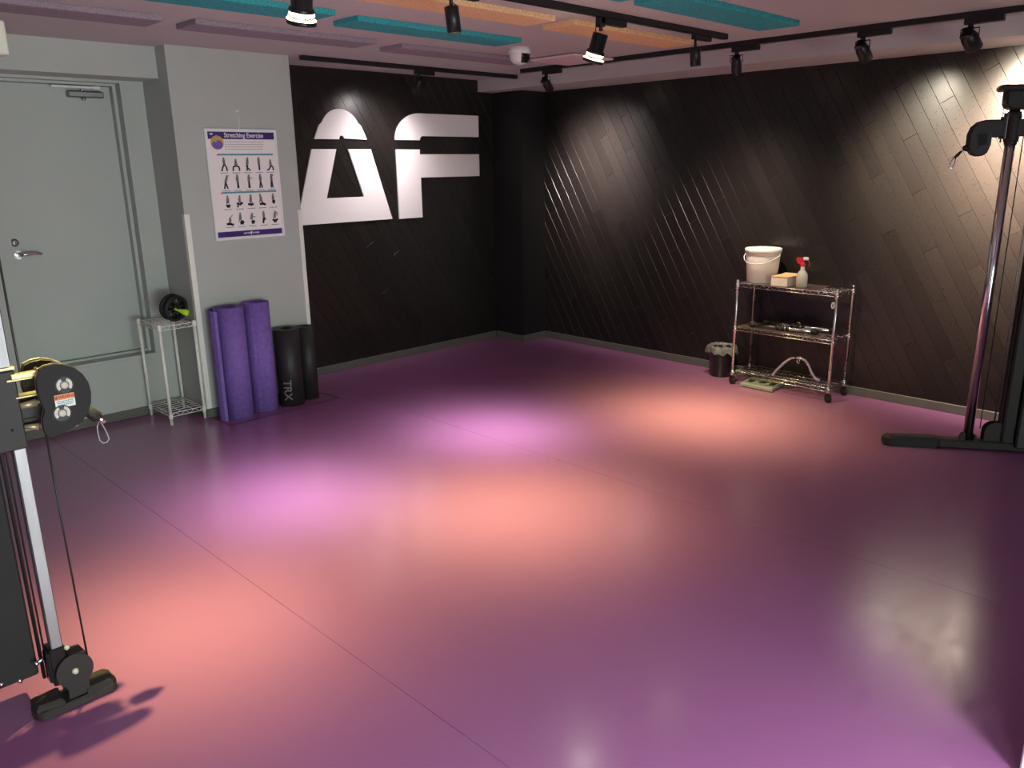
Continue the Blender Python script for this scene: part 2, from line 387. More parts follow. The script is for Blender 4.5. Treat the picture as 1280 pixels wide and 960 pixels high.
# baseboards
def bb(name, x0, x1, y0, y1, lab):
    struct(name, MB().rbox(x0, x1, y0, y1, 0, .06, .003), 'base', lab, 'baseboard')
bb('baseboard_back', PX1, 5.205, YB-.010, YB+.007, 'dark grey skirting along the logo wall')
bb('baseboard_corner', 5.205, 5.217, 5.079, YB-.010, 'short dark skirting on the left face of the corner column')
bb('baseboard_corner_front', 5.205, XR, 5.078, 5.09, 'short dark skirting on the front face of the corner column')
bb('baseboard_right', XR-.010, XR+.006, YN, 5.078, 'dark grey skirting along the plank wall')
bb('baseboard_left', XL, PX0-.009, YD-.010, YD, 'dark grey skirting under the raised door')
bb('baseboard_pillar_side', PX0-.009, PX0, PY-.009, YD-.010, 'dark skirting on the shaded side of the grey pillar')
bb('baseboard_pillar', PX0, PX1, PY-.009, PY, 'dark skirting across the front of the grey pillar')
bb('baseboard_pillar_right', PX1, PX1+.009, PY-.009, YB-.010, 'dark skirting on the right side of the grey pillar')

# ------------------------------------------------------------ door
y = YD + .045
dr = obj('door_1', MB().box(1.286, 1.980, y+.085, y+.115, .43, 2.096), 'door')
dr['kind'] = 'structure'; dr['label'] = 'grey steel door set high in its recessed frame'; dr['category'] = 'door'
fr_ = MB()
fr_.box(DX0, 1.286, YD+.075, YD+.175, DZ0, DZ1); fr_.box(1.980, DX1, YD+.075, YD+.175, DZ0, DZ1)
fr_.box(1.286, 1.980, YD+.075, YD+.175, 2.098, DZ1); fr_.box(1.286, 1.980, YD+.090, YD+.175, DZ0, .428)
obj('door_frame', fr_, 'door', dr)
obj('door_sill', MB().rbox(DX0-.01, DX1+.01, YD-.012, YD+.09, DZ0-.014, DZ0+.004, .002), 'door', dr)
h = MB().cyl((1.322, y+.085, 1.112), (1.322, y+.075, 1.112), .026).cyl((1.322, y+.075, 1.112), (1.322, y+.035, 1.112), .010, n=12)
h.tube([(1.322, y+.036, 1.112), (1.347, y+.032, 1.115), (1.382, y+.034, 1.118), (1.417, y+.036, 1.116), (1.440, y+.036, 1.111)], [.011, .011, .010, .009, .007], 10)
obj('lever_handle', h, 'chrome', dr)
lk = obj('deadbolt', MB().lathe([(1e-4, .016), (.016, .016), (.022, .010), (.024, 0)], 20, frame((1.315, y+.085, 1.185), (1, 0, 0), (0, 0, 1), (0, -1, 0))), 'brushed', dr)
obj('keyhole', MB().box(-.002, .002, -.008, .008, .0155, .0172, frame((1.315, y+.085, 1.185), (1, 0, 0), (0, 0, 1), (0, -1, 0))), 'ink', lk)
cl = obj('door_closer', MB().rbox(1.724, 1.929, y+.035, y+.085, 2.026, 2.062, .006), 'brushed', dr)
obj('closer_knob', MB().cyl((1.814, y+.06, 2.028), (1.814, y+.06, 2.010), .014, n=12).cyl((1.814, y+.06, 2.060), (1.814, y+.06, 2.082), .008, n=8), 'chrome', cl)
obj('closer_arm', MB().rbox(1.634, 1.909, y+.030, y+.055, 2.076, 2.092, .003).rbox(1.864, 1.909, y+.026, y+.058, 2.072, 2.094, .003), 'closer', cl)

# ------------------------------------------------------------ ceiling panels
def panel(kind, x0, x1, y0, y1, label, group):
    col = {'teal': 'teal', 'orange': 'orange', 'mauve': 'mauve'}[kind]
    b = .012
    mb = MB().rbox(x0, x1, y0, y1, ZC-.026, ZC+.002, .004)
    solo('acoustic_panel', mb, col, label, 'acoustic panel', group=group)
panel('mauve', .62, 1.765, 4.10, 4.33, 'mauve felt ceiling strip above the grey door', 'mauve felt strips')
panel('mauve', 1.91, 2.985, 4.08, 4.31, 'mauve felt ceiling strip above the grey pillar and poster', 'mauve felt strips')
panel('mauve', 3.195, 4.34, 4.11, 4.34, 'mauve felt ceiling strip in front of the white letters', 'mauve felt strips')
panel('teal', 1.15, 2.30, 3.45, 3.67, 'teal felt ceiling strip behind the brightest ringed lamp', 'teal felt strips')
panel('teal', 2.46, 3.60, 3.50, 3.72, 'teal felt ceiling strip ending at the dome camera', 'teal felt strips')
panel('orange', 2.06, 3.205, 2.88, 3.09, 'orange felt ceiling strip behind the small black spotlight', 'orange felt strips')
panel('orange', 3.35, 4.465, 2.88, 3.11, 'orange felt ceiling strip behind the tilted ringed lamp', 'orange felt strips')
panel('teal', 3.17, 4.31, 2.145, 2.38, 'teal felt ceiling strip right of the lamp track, nearest the plank wall', 'teal felt strips')
panel('teal', 1.93, 3.065, 2.145, 2.38, 'teal felt ceiling strip mostly out of view at the top edge', 'teal felt strips')

vt = thing('ceiling_vent', 'square pinkish ceiling vent cover beside the dome camera', 'vent', (4.52, 3.92, ZC))
obj('cover', MB().rbox(-.215, .215, -.215, .215, -.020, -.004, .008), 'vent', vt)
obj('vent_frame', MB().rbox(-.19, .19, -.19, .19, -.005, .002, .002), 'shroud', vt)

# ------------------------------------------------------------ lamp tracks
def trackmb(x0, x1, y0, y1): return MB().rbox(x0, x1, y0, y1, ZC-.030, ZC+.001, .002)
T1Y, T2Y, T3X = 4.95, 2.65, 4.742
solo('lamp_track', trackmb(3.005, 5.02, T1Y-.017, T1Y+.017), 'track', 'short black lamp track above the white letters', 'lamp track')
solo('lamp_track', trackmb(.20, 4.42, T2Y-.017, T2Y+.017), 'track', 'long black lamp track over the middle of the floor', 'lamp track')
solo('lamp_track', trackmb(T3X-.017, T3X+.017, .2, 4.62), 'track', 'black lamp track running along the plank wall', 'lamp track')

def spot_light(parent, loc, direction, power, color, deg, blend, size=.02, n=0):
    l = bpy.data.lights.new('lamp_light', 'SPOT'); l.energy = power; l.color = color; l.spot_size = math.radians(deg); l.spot_blend = blend
    l.shadow_soft_size = size
    if n:   # reflector's candela curve: intensity falls off as cos^n around the lamp's axis
        l.use_nodes = True; nt = l.node_tree; em = nt.nodes['Emission']
        g = nt.nodes.new('ShaderNodeNewGeometry'); dp = nt.nodes.new('ShaderNodeVectorMath'); dp.operation = 'DOT_PRODUCT'
        dp.inputs[1].default_value = Vector(direction).normalized()
        ab = nt.nodes.new('ShaderNodeMath'); ab.operation = 'ABSOLUTE'; pw = nt.nodes.new('ShaderNodeMath'); pw.operation = 'POWER'; pw.inputs[1].default_value = n
        nt.links.new(g.outputs['Incoming'], dp.inputs[0]); nt.links.new(dp.outputs['Value'], ab.inputs[0])
        nt.links.new(ab.outputs[0], pw.inputs[0]); nt.links.new(pw.outputs[0], em.inputs['Strength'])
    o = bpy.data.objects.new('lamp_light', l); COL.objects.link(o); o.parent = parent
    o.location = loc; o.rotation_euler = Vector(direction).to_track_quat('-Z', 'Y').to_euler()
    return o
def axis_frame(o, dirn):
    z = Vector(dirn).normalized(); x = Vector((0, 1, 0)).cross(z)
    if x.length < .1: x = Vector((1, 0, 0))
    x.normalize(); y = z.cross(x); return frame(o, x, y, z)
def cylinder_spot(label, x, top, aim, power, color, n=20):
    # plain slim cylinder on a thin stem, under track 2
    t = thing('track_spotlight', label, 'spotlight', (x, T2Y, ZC), group='black spotlights on the middle track')
    obj('adapter', MB().rbox(-.02, .145, -.016, .016, -.056, -.030, .003), 'track', t)
    obj('stem', MB().cyl((0, 0, -.05), (0, 0, top-ZC+.003), .008, n=10), 'track', t)
    obj('cable', MB().tube([(.006, 0, -.075), (.03, .0, -.085), (.032, 0, -.10), (.012, 0, top-ZC-.004)], .0022, 6), 'track', t)
    mx = axis_frame((0, 0, top-ZC), aim)
    b = obj('body', MB().lathe([(1e-4, 0), (.026, 0), (.029, .003), (.029, .100), (.026, .100), (.024, .082), (1e-4, .082)], 28, mx), 'track', t)
    obj('lens', MB().lathe([(1e-4, .088), (.0235, .088)], 24, mx), 'lens_warm', t)
    a = Vector(aim).normalized(); spot_light(t, Vector((0, 0, top-ZC)) + a*.098, a, power, color, 96, .6, .018, n=n)
    return t
def ringed_spot(label, x, top, aim, power, color, scale=1.0):
    t = thing('ringed_spotlight', label, 'spotlight', (x, T2Y, ZC), group='glass ringed spotlights on the middle track')
    obj('adapter', MB().rbox(-.02, .185, -.018, .018, -.060, -.030, .003).rbox(-.022, .012, -.018, .018, -.075, -.030, .002), 'track', t)
    obj('stem', MB().cyl((0, 0, -.06), (0, 0, top-ZC+.01), .0095, n=10), 'track', t)
    obj('cable', MB().tube([(-.005, 0, -.062), (-.032, .0, -.068), (-.042, 0, -.085), (-.02, .01, top-ZC-.006)], .0024, 6), 'track', t)
    mx = axis_frame((0, 0, top-ZC), aim)
    obj('body', MB().lathe([(1e-4, 0), (.034, 0), (.038, .004), (.038, .078), (.045, .082), (.047, .094), (.040, .096), (.034, .088), (1e-4, .088)], 32, mx), 'gloss_black', t)
    obj('glass_ring', MB().lathe([(.0455, .095), (.0465, .118), (.044, .118), (.043, .095), (.0455, .095)], 32, mx), 'clear', t)
    for k in range(4):
        an = k*PI/2+.5; c, s_ = math.cos(an)*.046, math.sin(an)*.046
        obj('strut', MB().cyl((c, s_, .093), (c, s_, .122), .0022, n=6, mx=mx), 'chrome', t)
    obj('lens', MB().lathe([(1e-4, .112), (.025, .115), (.044, .120)], 32, mx), 'lens_cool', t)
    obj('ring_glow', MB().lathe([(.0405, .1165), (.052, .1185), (.052, .1205), (.0405, .1205)], 32, mx), 'ring_glow', t)
    obj('bezel', MB().lathe([(.046, .120), (.053, .121), (.053, .135), (.047, .136), (.044, .126), (.046, .120)], 32, mx), 'gloss_black', t)
    a = Vector(aim).normalized(); spot_light(t, Vector((0, 0, top-ZC)) + a*.134, a, power, color, 90, .6, .03, n=38)
    return t
def yoke_spot(label, cat_group, loc, adir, aim, power, color, deg=70, R=.036, H=.10, big=False, yz=-.085, name='yoke_spotlight', lens='lens_dim'):
    t = thing(name, label, 'spotlight', loc, group=cat_group)
    ad = Vector(adir)
    A0, A1 = -.03, .15
    s_ = Vector((-ad.y, ad.x, 0))
    mx0 = frame((0, 0, 0), ad, s_, (0, 0, 1))
    obj('adapter', MB().rbox(A0, A1, -.017, .017, -.060, -.030, .003, mx0), 'track', t)
    obj('swivel', MB().cyl((0, 0, -.058), (0, 0, -.075), .013, n=14), 'track', t)
    a = Vector(aim).normalized(); c = Vector((0, 0, yz-.035))
    sd = Vector((-a.y, a.x, 0)); sd = sd.normalized() if sd.length > .01 else Vector((0, 1, 0))
    k = R+.006
    obj('yoke', MB().tube([c+sd*k, c+sd*k+Vector((0, 0, .042)), c-sd*k+Vector((0, 0, .042)), c-sd*k], .0032, 8), 'track', t)
    obj('cable', MB().tube([(0, 0, -.073), tuple(Vector((0, 0, yz-.01))+sd*.012), tuple(c-a*.03)], .0025, 6), 'track', t)
    o0 = c - a*.028
    mx = axis_frame(o0, a)
    obj('body', MB().lathe([(1e-4, 0), (R*.72, 0), (R*.80, .006), (R, .03), (R, H), (R*.93, H+.002), (R*.86, H-.012), (1e-4, H-.014)], 28, mx), 'track', t)
    fins = MB()
    for q in range(5):
        xx = (q-2)*R*.34; fins.box(xx-.0018, xx+.0018, -R*.62, R*.62, -.014, .004, mx)
    obj('heat_sink', fins, 'track', t)
    obj('lens', MB().lathe([(1e-4, H-.008), (R*.84, H-.008)], 24, mx), lens, t)
    spot_light(t, o0 + a*(H-.001), a, power, color, min(deg+8, 134), .9, .05 if deg > 130 else .02, n=9 if deg < 130 else 3)
    return t

cylinder_spot('black cylinder spotlight out of view over the left cable machine', .72, 2.215, (.13, .0, -1), 600, (1.0, .88, .28), n=22)
ringed_spot('brightest ringed spotlight at the top left, above the grey pillar', 1.638, 2.215, (.105, .37, -1), 620, COOL)
cylinder_spot('slim black cylinder spotlight in front of the orange ceiling strip', 2.318, 2.216, (.085, -.055, -1), 720, WARM)
ringed_spot('ringed spotlight tilted left under the middle track, over the orange strips', 3.275, 2.205, (-.02, .37, -1), 700, COOL)
cylinder_spot('slim black cylinder spotlight near the right end of the middle track', 4.105, 2.212, (.13, .0, -1), 820, WARM)

g3 = 'black yoke spotlights along the plank wall'
yoke_spot('black yoke spotlight nearest the far corner, beside the dome camera', g3, (T3X, 4.36, ZC), (0, -1, 0), (.76, .08, -.66), 400, (1, .88, .82), R=.032, deg=84)
yoke_spot('small black yoke spotlight pointing down beside the cylinder spotlight', g3, (T3X, 2.76, ZC), (0, -1, 0), (.60, .22, -1.0), 190, WASH, R=.031, deg=80)
yoke_spot('black yoke spotlight between the teal strip and the plank wall', g3, (T3X, 1.985, ZC), (0, -1, 0), (.76, -.12, -.75), 430, (1, .88, .68), R=.036, deg=84)
yoke_spot('large black yoke spotlight at the far right above the cable machine', g3, (T3X, 1.445, ZC), (0, -1, 0), (.88, -.20, -.70), 2300, (1, .82, .62), deg=98, R=.041, big=True)
yoke_spot('small black spotlight aimed at the white letters', 'black spotlight on the short track', (3.985, T1Y, ZC), (1, 0, 0), (-.04, .60, -.80), 56, (1, .90, .90), R=.028, deg=134)

# ------------------------------------------------------------ dome camera, white box
t = thing('dome_camera', 'white ceiling security camera with a black window', 'camera', (3.885, 3.80, ZC), -1.45)
obj('base', MB().lathe([(1e-4, 0), (.074, 0), (.074, -.028), (.068, -.038), (1e-4, -.038)], 32), 'white_plastic', t)
hd = []
for i in range(9):
    u = i/8; hd.append((.064*math.sqrt(max(0, 1-u**2.6)) + 1e-4, -.034-.070*u))
obj('housing', MB().lathe(hd, 32), 'white_plastic', t)
wn = MB(); vs = []; fs = []
for i in range(9):
    zz = -.040-.052*i/8; rr = .0665*math.sqrt(max(0, 1-((-.034-zz)/-.070 if False else (( -.034-zz)/.070))**2.6))+.002
    for k in range(9):
        an = -.72+1.44*k/8; vs.append((rr*math.cos(an), rr*math.sin(an), zz))
for i in range(8):
    for k in range(8): fs.append((i*9+k, i*9+k+1, (i+1)*9+k+1, (i+1)*9+k))
vs2 = [(x*.93, y*.93, z) for x, y, z in vs]; n0 = len(vs)
fs2 = [tuple(j+n0 for j in f)[::-1] for f in fs]
rim = [k for k in range(9)] + [i*9+8 for i in range(1, 9)] + [72+k for k in range(7, -1, -1)] + [i*9 for i in range(7, 0, -1)]
rf = [(rim[i], rim[(i+1) % len(rim)], rim[(i+1) % len(rim)]+n0, rim[i]+n0) for i in range(len(rim))]
wn.add(vs+vs2, fs+fs2+rf, True)
obj('window', wn, 'smoke_glass', t)

t = thing('emergency_light', 'cream box fitting hanging at the top left corner of the view', 'light fitting', (1.055, 4.0, 0))
obj('housing', MB().rbox(-.36, .0, 0, .095, 2.066, 2.20, .006), 'cream_plastic', t)
obj('mount', MB().rbox(-.34, -.045, .02, .085, 2.20, ZC+.001, .004), 'cream_plastic', t)
obj('sensor', MB().cyl((-.045, -.003, 2.115), (-.045, .01, 2.115), .012, n=14), 'ink', t)

# ------------------------------------------------------------ letters on the wall
mxl = frame((0, YB-.0015, 0), (1, 0, 0), (0, 0, 1), (0, -1, 0))
def arc(cx, cy, rx, ry, a0, a1, n): return [(cx+rx*math.cos(math.radians(a0+(a1-a0)*i/n)), cy+ry*math.sin(math.radians(a0+(a1-a0)*i/n))) for i in range(n+1)]
t = thing('wall_letter', 'large white letter A with a slot across it on the dark plank wall', 'letter', (0, 0, 0), group='white wall letters')
t2 = thing('wall_letter', 'large white letter F with a slot across it on the dark plank wall', 'letter', (0, 0, 0), group='white wall letters')
dome = [(3.838, 1.799)] + [(3.82, 1.838), (3.789, 1.901)] + arc(3.601, 1.848, .178, .173, 25, 155, 18) + [(3.413, 1.901), (3.382, 1.838), (3.364, 1.799)]
dome += [(3.585, 1.799)] + arc(3.605, 1.806, .021, .021, 185, -5, 8)
obj('upper_piece', MB().prism(dome, .012, mxl, bevel=.001), 'logo', t)
for q in ([(3.334, 1.728), (3.548, 1.728), (3.435, 1.365), (3.158, 1.176)], [(3.158, 1.176), (3.435, 1.365), (3.777, 1.365), (4.044, 1.176)], [(3.656, 1.728), (3.868, 1.728), (4.044, 1.176), (3.777, 1.365)]): pass
lowA = MB()
outer = [(3.334, 1.727), (3.550, 1.727), (3.435, 1.365), (3.777, 1.365), (3.656, 1.727), (3.868, 1.727), (4.044, 1.176), (3.158, 1.176)]
lowA.prism(outer, .012, mxl, bevel=.001)
obj('lower_piece', lowA, 'logo', t)
ft = [(4.401, 1.833), (5.031, 1.833), (5.033, 2.012), (4.42, 2.012)] + arc(4.37, 1.80, .256, .212, 90, 180, 12) + [(4.367, 1.799)] + arc(4.401, 1.799, .034, .034, 180, 90, 5)
obj('upper_piece', MB().prism(ft[:-1], .012, mxl, bevel=.001), 'logo', t2)
fb = [(4.115, 1.726), (4.361, 1.726), (4.361, 1.687), (5.031, 1.687), (5.031, 1.499), (4.361, 1.499), (4.361, 1.172), (4.116, 1.172)]
obj('lower_piece', MB().prism(fb, .012, mxl, bevel=.001), 'logo', t2)

# ------------------------------------------------------------ corner guards
gm = lambda x0, sgn: MB().rbox(x0-.002, x0+.030, PY-.0035, PY-.0005, .062, 1.325, .0008)
g = MB().box(PX0-.003, PX0+.030, PY-.004, PY, .062, 1.325).box(PX0-.003, PX0, PY, PY+.030, .062, 1.325)
solo('corner_guard', g, 'white_coat', 'white corner guard up the left edge of the grey pillar, beside the white shelf', 'corner guard', group='white corner guards')
g = MB().box(PX1-.026, PX1+.003, PY-.004, PY, .062, 1.315).box(PX1, PX1+.003, PY, PY+.030, .062, 1.315)
solo('corner_guard', g, 'white_coat', 'white corner guard up the right edge of the grey pillar, beside the black letters wall', 'corner guard', group='white corner guards')

# ------------------------------------------------------------ poster
PW, PH = .492, .692; pz0 = 1.148; px0 = 2.322
t = thing('poster', 'framed stretching exercise chart hanging on the grey pillar', 'poster', (px0, PY, pz0))
pm = frame((0, -.001, 0), (1, 0, 0), (0, 0, 1), (0, -1, 0))
bw = .016
frp = MB().rbox(0, bw, 0, PH, 0, .014, .003, pm).rbox(PW-bw, PW, 0, PH, 0, .014, .003, pm).rbox(bw, PW-bw, 0, bw, 0, .014, .003, pm).rbox(bw, PW-bw, PH-bw, PH, 0, .014, .003, pm)
obj('poster_frame', frp, 'silver', t)
sheet = obj('sheet', MB().box(bw, PW-bw, bw, PH-bw, 0, .008, pm), 'paper', t)
L0 = .0081
def pr_(name, mat_, rects): 
    mb = MB()
    for (a, b, c, d_) in rects: mb.box(a, b, c, d_, L0, L0+.0006, pm)
    return obj(name, mb, mat_, sheet)
pr_('title_band', 'indigo', [(bw+.004, PW-bw-.003, PH-.064, PH-.020)])
pr_('footer_band', 'indigo', [(bw+.002, PW-bw-.003, bw+.003, bw+.038)])
pr_('heading_bar', 'aqua', [(.085, .455, .528, .539)]); pr_('heading_bar', 'aqua', [(.085, .455, .293, .304)])
for yy in (.528, .293): obj('heading_flash', MB().prism([(.062, yy), (.078, yy+.011), (.09, yy+.011), (.082, yy)], .0009, pm, z0=L0), 'pinkprint', sheet)
vs, fs = text_geo('Stretching Exercise', .041, .0003, .0006)
xs = [v[0] for v in vs]; wv = max(xs)-min(xs); k = .268/wv
mb = MB().add([(v[0]*k, v[1], v[2]) for v in vs], fs, False, pm @ Matrix.Translation((.262, PH-.041, L0+.0010))); obj('title_text', mb, 'paper', sheet)
vs, fs = text_geo('ANYTIME   FITNESS', .013, .0003, .0004)
mb = MB().add(vs, fs, False, pm @ Matrix.Translation((.25, bw+.020, L0+.0010)))
mb.prism([(.243, bw+.030), (.257, bw+.030), (.251, bw+.010), (.247, bw+.010)], .0004, pm, z0=L0+.0007)
obj('footer_text', mb, 'paper', sheet)
pr_('corner_flash', 'paper', [])if False else None
obj('corner_flash', MB().prism([(.03, PH-.030), (.058, PH-.030), (.046, PH-.042)], .0004, pm, z0=L0+.0007), 'paper', sheet)
disc = MB().prism(arc(.078, PH-.086, .043, .043, 0, 350, 28), .0005, pm, z0=L0+.0008); obj('photo_disc', disc, 'amber', sheet)
disc = MB().prism(arc(.078, PH-.098, .036, .028, 0, 350, 20), .0004, pm, z0=L0+.0014); obj('photo_figure', disc, 'violet', sheet)
disc = MB().prism(arc(.066, PH-.072, .012, .012, 0, 350, 12), .0004, pm, z0=L0+.0019); disc.prism([(.058, PH-.048), (.078, PH-.040), (.094, PH-.050), (.078, PH-.055)], .0004, pm, z0=L0+.0014); obj('photo_head', disc, 'skin', sheet)
rects = []
rnd = random.Random(4)
for r_ in range(4):
    yy = .608-.0148*r_; rects.append((.130, .137, yy, yy+.006)); x = .146
    while x < .385:
        wd = rnd.uniform(.004, .011); rects.append((x, x+wd, yy+.001, yy+.005)); x += wd+.003
pr_('small_text', 'skin', rects)
rects = []; bod = MB(); leg = MB()
def limb(mb, pts, wd):
    for a, b in zip(pts[:-1], pts[1:]):
        a, b = Vector(a), Vector(b); e = (b-a).normalized(); q = Vector((-e.y, e.x))*wd/2
        mb.prism([tuple(a+q), tuple(a-q), tuple(b-q), tuple(b+q)], .0006, pm, z0=L0+.0003)
poses = {  # head, torso points, arms, legs in a 0..1 box
 0: [(.5, .95), [(.5, .88), (.52, .5)], [(.5, .8), (.5, .45)], [[(.5, .5), (.3, .3), (.12, .0)], [(.55, .5), (.78, .3), (.85, .0)]]],
 1: [(.5, .82), [(.5, .75), (.5, .4)], [(.3, .45), (.5, .7), (.7, .45)], [[(.5, .38), (.12, .32), (.08, .0)], [(.5, .38), (.88, .32), (.92, .0)]]],
 2: [(.55, .95), [(.52, .88), (.48, .5)], [(.5, .8), (.3, .5)], [[(.45, .5), (.35, .35), (.6, .15), (.8, .0)], [(.5, .45), (.35, .0)]]],
 3: [(.5, .97), [(.5, .9), (.5, .5)], [(.42, .85), (.4, .5)], [[(.5, .5), (.52, .02)], [(.53, .5), (.55, .1)]]],
 4: [(.55, .78), [(.55, .7), (.55, .35)], [(.55, .6), (.8, .35)], [[(.55, .35), (.35, .12), (.05, .02)], [(.58, .33), (.85, .3), (.9, .0)]]],
 5: [(.7, .93), [(.68, .85), (.45, .5)], [(.68, .85), (.95, .98)], [[(.45, .5), (.25, .0)], [(.45, .5), (.7, .0)]]],
 6: [(.5, .97), [(.5, .9), (.5, .5)], [(.42, .85), (.3, .7), (.45, .55)], [[(.5, .5), (.5, .02)], [(.54, .5), (.58, .02)]]],
 7: [(.5, .95), [(.5, .88), (.45, .5)], [(.5, .8), (.95, .74)], [[(.45, .5), (.42, .02)], [(.48, .5), (.55, .02)]]],
 8: [(.5, .97), [(.5, .9), (.5, .5)], [(.3, .68), (.5, .82), (.75, .72)], [[(.5, .5), (.35, .0)], [(.5, .5), (.7, .0)]]],
 9: [(.5, .97), [(.5, .9), (.5, .5)], [(.4, .8), (.8, .95), (.6, .99)], [[(.45, .5), (.38, .0)], [(.55, .5), (.62, .0)]]],
 10: [(.5, .92), [(.5, .8), (.5, .35)], [(.4, .7), (.3, .3)], [[(.25, .22), (.5, .12), (.75, .22)], [(.3, .1), (.7, .08)]]],
 11: [(.55, .9), [(.5, .8), (.5, .35)], [(.35, .6), (.65, .6)], [[(.1, .35), (.45, .2), (.9, .38)], [(.1, .05), (.3, .1)]]],
 12: [(.5, .95), [(.5, .85), (.4, .35)], [(.4, .6), (.85, .15)], [[(.05, .22), (.4, .2), (.75, .2)], [(.4, .2), (.6, .1)]]],
 13: [(.25, .97), [(.28, .88), (.4, .35)], [(.2, .7), (.1, .3)], [[(.1, .18), (.5, .2), (.95, .12)], [(.4, .3), (.8, .15)]]],
 14: [(.5, .95), [(.5, .85), (.45, .5)], [(.35, .6), (.65, .6)], [[(.35, .3), (.6, .5), (.6, .2)], [(.4, .25), (.6, .25)]]],
 15: [(.55, .6), [(.55, .55), (.5, .25)], [(.5, .55), (.9, .9)], [[(.05, .12), (.4, .14), (.95, .05)], [(.2, .16), (.6, .14)]]],
 16: [(.4, .95), [(.4, .85), (.35, .4)], [(.35, .7), (.1, .2)], [[(.35, .2), (.6, .35), (.8, .15)], [(.3, .12), (.75, .12)]]],
 17: [(.45, .88), [(.42, .8), (.3, .4)], [(.4, .65), (.9, .62)], [[(.3, .2), (.6, .3), (.7, .15)], [(.3, .12), (.7, .12)]]],
 18: [(.5, .97), [(.5, .9), (.5, .5)], [(.4, .8), (.4, .5)], [[(.48, .5), (.35, .02)], [(.52, .5), (.65, .3)]]],
 19: [(.6, .95), [(.55, .85), (.45, .4)], [(.55, .8), (.9, .9), (.8, .6)], [[(.15, .3), (.5, .18), (.9, .3)], [(.3, .12), (.7, .12)]]],
}
rows = [(.432, .082), (.322, .085), (.205, .075), (.092, .075)]
for r_ in range(4):
    for c_ in range(5):
        hd_, ts, am, lg = poses[r_*5+c_]; bx = .082+.080*c_; by, bh = rows[r_]; W_ = .052
        bod = MB(); leg = MB()
        P = lambda p: (bx+p[0]*W_, by+p[1]*bh)
        bod.prism(arc(*P(hd_), .0068, .0078, 0, 330, 10), .0007, pm, z0=L0+.0003)
        limb(bod, [P(p) for p in ts], .017); limb(bod, [P(p) for p in am], .005)
        for l_ in lg: limb(leg, [P(p) for p in l_], .0095 if r_ < 2 else .014)
        rects.append((bx-.004, bx+.050, by-.0135, by-.0095))
        obj('figure_top', bod, 'figure', sheet); obj('figure_legs', leg, 'ink', sheet)
MB(); pr_('captions', 'lav', rects)
hk = thing('poster_hook', 'white hook with a short cord above the poster', 'hook', (px0+.238, PY, 1.95))
obj('hook_button', MB().lathe([(1e-4, -.016), (.007, -.014), (.011, -.006), (.012, .001)], 16, frame((0, 0, 0), (1, 0, 0), (0, 0, -1), (0, 1, 0))), 'white_plastic', hk)
obj('cord', MB().tube([(0, -.008, 0), (.001, -.007, -.04), (.001, -.007, -.095), (-.006, -.008, -.108)], .0032, 6), 'white_plastic', hk)

# ------------------------------------------------------------ wire shelving
def wire_shelf(x0, x1, y0, y1, z, r=.0028, gap=.022, cross='x', pitch=.025, zig=.03, both=True):
    mb = MB()
    for zz in (z, z-gap):
        mb.tube([(x0, y0, zz), (x1, y0, zz), (x1, y1, zz), (x0, y1, zz)], r, 6, closed=True)
    def zigz(ax, a, b, fx):
        n = max(2, int(round((b-a)/zig))); pts = []
        for i in range(n+1):
            v = a+(b-a)*i/n; zz = z if i % 2 else z-gap
            pts.append((v, fx, zz) if ax == 'x' else (fx, v, zz))
        mb.tube(pts, r*.8, 5)
    for yy in (y0, y1): zigz('x', x0, x1, yy)
    for xx in (x0, x1): zigz('y', y0, y1, xx)
    if cross == 'x':
        n = int(round((y1-y0)/pitch))
        for i in range(1, n): yy = y0+(y1-y0)*i/n; mb.tube([(x0, yy, z+.002), (x1, yy, z+.002)], r*.75, 5)
        for q in (.33, .67): mb.tube([(x0+(x1-x0)*q, y0, z-.002), (x0+(x1-x0)*q, y1, z-.002)], r, 6)
    else:
        n = int(round((x1-x0)/pitch))
        for i in range(1, n): xx = x0+(x1-x0)*i/n; mb.tube([(xx, y0, z+.002), (xx, y1, z+.002)], r*.75, 5)
        mb.tube([(x0, (y0+y1)/2, z-.002), (x1, (y0+y1)/2, z-.002)], r, 6)
    return mb
# white rack in the niche
WX, WY, WW, WD = 1.905, 5.040, .222, .330
t = thing('wire_rack', 'small white two-shelf wire rack in the niche beside the pillar', 'shelf', (WX, WY, 0))
for (a, b) in ((0, 0), (WW, 0), (0, WD), (WW, WD)):
    p = obj('post', MB().cyl((a, b, .006), (a, b, .655), .0098, n=14).lathe([(.0098, .62), (.0125, .626), (.0125, .652), (.0105, .658), (1e-4, .660)], 14, Matrix.Translation((a, b, 0))).lathe([(.0125, .045), (.0125, .078)], 14, Matrix.Translation((a, b, 0))), 'white_coat', t)
    obj('foot', MB().lathe([(1e-4, 0), (.008, 0), (.0095, .012)], 12, Matrix.Translation((a, b, 0))), 'white_plastic', p)
obj('wire_shelf', wire_shelf(0, WW, 0, WD, .645, .0026, .024, 'y', .022, .026), 'white_coat', t)
obj('wire_shelf', wire_shelf(0, WW, 0, WD, .080, .0026, .024, 'x', .045, .03), 'white_coat', t)
